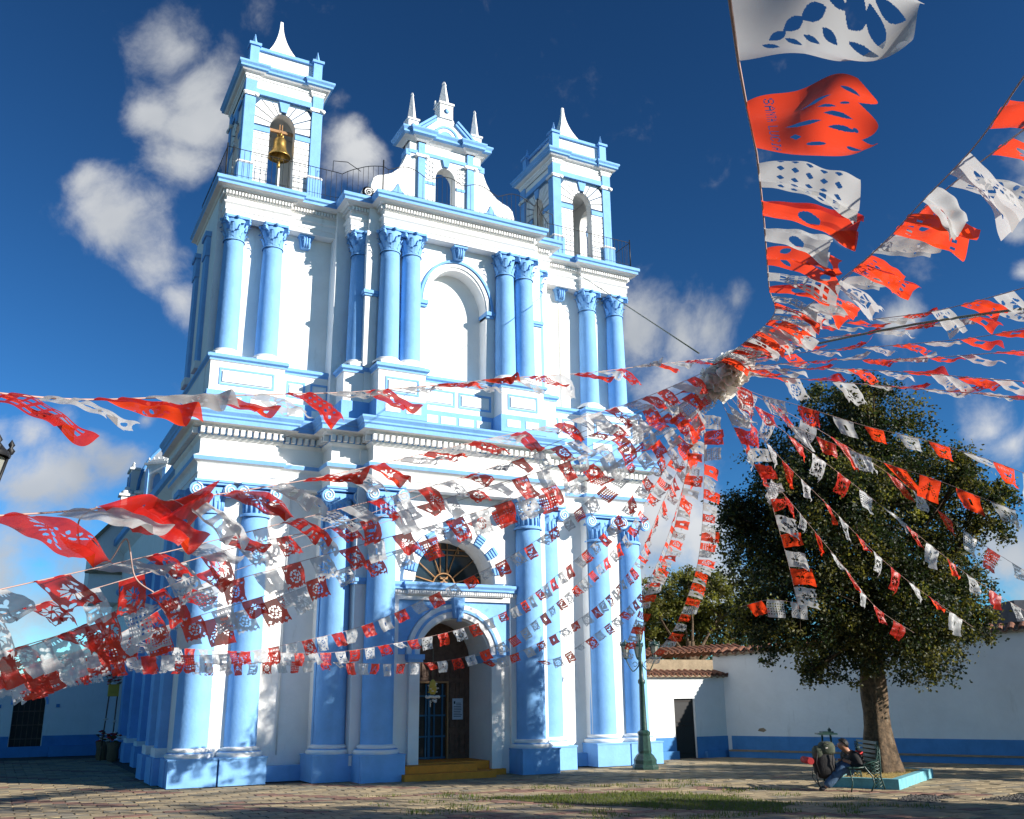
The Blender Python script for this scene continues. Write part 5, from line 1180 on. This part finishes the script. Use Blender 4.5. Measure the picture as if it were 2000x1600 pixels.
# solid variants (print only) share the same folds
for shp in range(5): FM[(6,shp)]=flag_mesh(6,shp,14,fn=lambda u,v: el(u,v,.5,.5,.08,.12) )
WIND=Vector((.90,-.42,-.02)).normalized()
def catmull(P,n=14):
    P=[Vector(p) for p in P]; out=[]
    for i in range(len(P)-1):
        a=P[max(i-1,0)]; b_=P[i]; c=P[i+1]; d=P[min(i+2,len(P)-1)]
        for k in range(n):
            t=k/n; out.append(.5*((2*b_)+(c-a)*t+(2*a-5*b_+4*c-d)*t*t+(3*b_-a-3*c+d)*t**3))
    out.append(P[-1]); return out
random.seed(77)
nflag=0
def bunting(label,wind,size,sp,pts,stop=1.0):
    global nflag
    line=catmull(pts); org=line[0]
    root=empty('paper_bunting',label,'bunting',org,'red and white bunting strings radiating from the ruffle')
    b=MB(); b.tube([p-org for p in line],.0030 if size<.27 else .0034,4); b.build('string',['rope'],root)
    acc=0; nxt=size*.9; k=random.randrange(2)
    for i in range(int((len(line)-1)*stop)):
        seg=line[i+1]-line[i]; L_=seg.length
        while acc+L_>=nxt:
            p=line[i]+seg*((nxt-acc)/L_); T=seg.normalized()
            if T.dot(WIND)<0: T=-T
            wv_=max(0,min(1,wind+random.gauss(0,.16))); g_=(Vector((0,0,-1))*(1-wv_*.93)+WIND*wv_+Vector((random.gauss(0,.12),random.gauss(0,.16),random.gauss(0,.07)))).normalized()
            D=g_-T*g_.dot(T); along=g_.dot(T); hl=D.length
            if hl<.25: D=D+Vector((0,0,-1))*.35-T*(Vector((0,0,-1))*.35).dot(T)
            D.normalize(); Nn=T.cross(D)
            shp=max(0,min(4,int(abs(along)/max(hl,.3)*3.2+random.random()*.8)))
            mt=Matrix((T*1.0,Nn,-D)).transposed().to_4x4()
            s_=size*random.uniform(.9,1.08)
            kind=random.choices(range(7),[3,3,1.2,3,3,.5,3])[0]
            near=(p-Vector((-8.926,-20.346,1.65))).length<6.5
            if near and (kind,shp) not in FMH: FMH[(kind,shp)]=flag_mesh(kind,shp,84,fn=None if kind<6 else (lambda u,v: el(u,v,.5,.5,.08,.12)))
            o=bpy.data.objects.new('flag',(FMH if near else FM)[(kind,shp)]); col.objects.link(o); o.parent=root
            o.matrix_local=Matrix.Translation((p-org)*K)@mt@Matrix.Diagonal((s_*K*random.choice((1,1,.96)),s_*K,s_*K*random.uniform(.8,1.05),1))
            o.material_slots[0].link='OBJECT'; o.material_slots[0].material=M['red' if k%2==0 else 'wht']
            if random.random()<.93: k+=1
            nflag+=1; nxt+=size*sp*random.uniform(.96,1.12)
        acc+=L_
for (label,wind,size,sp,stop,pts) in STRINGS: bunting(label,wind,size,sp,pts,stop)
print('flags',nflag)
# the two largest flags, close to the camera
def big_flag(root,org,c,fn,mt,n,bulge,ph,nm='flag',amp=.05):
    A,B_,C,D=[Vector(q) for q in c]           # A,B on the string; C,D the free end
    W_=(B_-A).length; L_=(C-A).length; b=MB(); b.smooth=True; idx={}
    Nn=(B_-A).cross(C-A).normalized()
    def P_(u,v):
        p=A.lerp(B_,u).lerp(C.lerp(D,u),v)
        p=p+Nn*(amp*v*sin(v*7+u*3+ph)+amp*.5*sin(u*9+ph+v*2)*min(1,v*2+.2))+(B_-A)*bulge*sin(pi*v*1.35+ph)*(u-.5+.25*sin(v*5)); return p-org
    def g_(i,j):
        if (i,j) not in idx: idx[(i,j)]=b.pt(P_(i/n,j/n))
        return idx[(i,j)]
    for j in range(n):
        for i in range(n):
            if fn((i+.5)/n,(j+.5)/n): continue
            b.idx([g_(i,j),g_(i+1,j),g_(i+1,j+1),g_(i,j+1)])
    return b.build(nm,[mt],root)
org=Vector(SLINE[0]); root=empty('paper_bunting','nearest bunting string at the top right, holding the big white and the big red flag','bunting',org,'red and white bunting strings radiating from the ruffle')
b=MB(); b.tube([Vector(p)-org for p in SLINE],.0035,5); b.build('string',['rope'],root)
def petal(u,v,cx,cy,a,b_,rot):      # pointed leaf
    x,y=u-cx,v-cy; c,s=cos(rot),sin(rot); X,Y=(x*c+y*s)/a,(-x*s+y*c)/b_; return abs(X)<1 and abs(Y)<1-X*X
def fw(u,v):     # white: large flower with two leafy branches, in (u down the string, v away from it)
    L1=[(.80,.20,.055,.028,1.2),(.70,.24,.06,.032,2.2),(.74,.33,.055,.024,1.1),(.62,.33,.07,.036,2.2),(.69,.43,.05,.022,1.2),(.55,.44,.08,.040,2.1),(.63,.53,.05,.034,1.0),(.46,.56,.07,.030,1.45)]
    if any(petal(u,v,*q) for q in L1): return True
    for k in range(7):
        a=k*2*pi/7+.2; cx,cy=.30+.17*sin(a),.72+.13*cos(a)
        if petal(u,v,cx,cy,.095,.055,pi/2-a): return True
    return petal(u,v,.60,.72,.035,.085,.0) or el(u,v,.52,.93,.03,.03,0) or any(el(u,v,.10,.18+.08*j,.03,.045,.4) for j in range(6))
def fr(u,v):
    if text_mask(u,v,'SANTA LUCIA',.04,.96,.13,.21): return True
    sc_=abs(sin(u*pi*3)); 
    if v>.86+.14*sc_: return True
    D=lambda cx,cy,a,b_: abs(u-cx)/a+abs(v-cy)/b_<1
    return D(.30,.53,.07,.13) or petal(v,u,.80,.18,.085,.035,.5) or petal(v,u,.62,.45,.075,.016,.1) or petal(v,u,.70,.52,.11,.022,0) or petal(v,u,.72,.62,.11,.022,-.1) or petal(v,u,.42,.58,.15,.022,.0) or el(u,v,.78,.50,.022,.08,0) or el(u,v,.82,.80,.03,.07,-.6) or el(u,v,.40,.76,.012,.04,.5) or el(u,v,.60,.82,.02,.02,0) or D(.70,.34,.03,.05)
big_flag(root,org,FLAG1,fw,'wht',220,.05,.6,amp=.045)
big_flag(root,org,FLAG2,fr,'red',220,.28,-.5,amp=.028)
org=Vector(FLAG3[0]); root=empty('paper_bunting','thin twisted thread holding the big open-cut red flag before the nave','bunting',org,'red and white bunting strings radiating from the ruffle')
def f3(u,v):
    for k in range(7):
        a=k*2*pi/7; 
        if el(u,v,.45+.14*cos(a),.5+.11*sin(a),.07,.035,a): return True
        
    return any(el(u,v,.62-.05*j,.72+.045*j,.05,.016,.9) or el(u,v,.62-.05*j,.28-.045*j,.05,.016,-.9) for j in range(4)) or any(el(u,v,.22+.05*j,.66+.05*j,.035,.018,.2) or el(u,v,.22+.05*j,.34-.05*j,.035,.018,-.2) for j in range(4))
A,B_,C,D=[Vector(q) for q in FLAG3]
big_flag(root,org,(A,C,B_,D),lambda u,v:f3(u,v),'red',90,.06,.3,amp=.08)
b=MB(); random.seed(2)
b.tube(catmull([(0,0,0),(-.05,.02,-.05),(-.02,.03,-.16),(.05,0,-.18),(.10,0,-.10),(.14,.02,-.22),(.2,0,-.27)],8),.0028,5); b.build('string',['rope'],root)
# cables carrying the ruffle
for i,c in enumerate(CABLES):
    org=Vector(c[0]); b=MB(); b.tube([Vector(p)-org for p in catmull(c,6)],.010,5); o=b.build('support_cable',['cable'],None,org)
    tag(o,'thin pale cable from the right tower bay to the white ruffle' if i==0 else 'green steel cable from the ruffle to the right edge','cable')
# cream ruffle at the hub
org=Vector(HUB[0]); root=empty('plastic_ruffle','crumpled cream plastic ruffle hanging where all bunting strings meet','ruffle',org)
random.seed(13); b=MB(); b.smooth=True
pathp=catmull([HUB[2],HUB[1],HUB[0],HUB[3]],5)
for ii,c0 in enumerate(pathp):
    c=Vector(c0)-org; t=(Vector(pathp[min(ii+1,len(pathp)-1)])-Vector(pathp[max(ii-1,0)])).normalized()
    nrm_=(t+Vector((random.gauss(0,.35),random.gauss(0,.35),random.gauss(0,.35)))).normalized(); x=nrm_.orthogonal().normalized(); y=nrm_.cross(x)
    R=(.15+.09*sin(pi*(ii+2)/(len(pathp)+3)))*random.uniform(.85,1.12); nn_=64; ph=random.uniform(0,6); rows=[]
    for (fr_,am) in ((.05,0),(.35,.010),(.7,.022),(1.0,.036)):
        rows.append([b.pt(c+(x*cos(2*pi*i/nn_)+y*sin(2*pi*i/nn_))*R*fr_*(1+.06*sin(5*2*pi*i/nn_+ph))+nrm_*am*(sin(9*2*pi*i/nn_+ph)+.5*sin(5*2*pi*i/nn_))) for i in range(nn_)])
    for j in range(3):
        for i in range(nn_): b.idx([rows[j][i],rows[j][(i+1)%nn_],rows[j+1][(i+1)%nn_],rows[j+1][i]])
b.build('ruffle_folds',['pom'],root,kind='stuff')
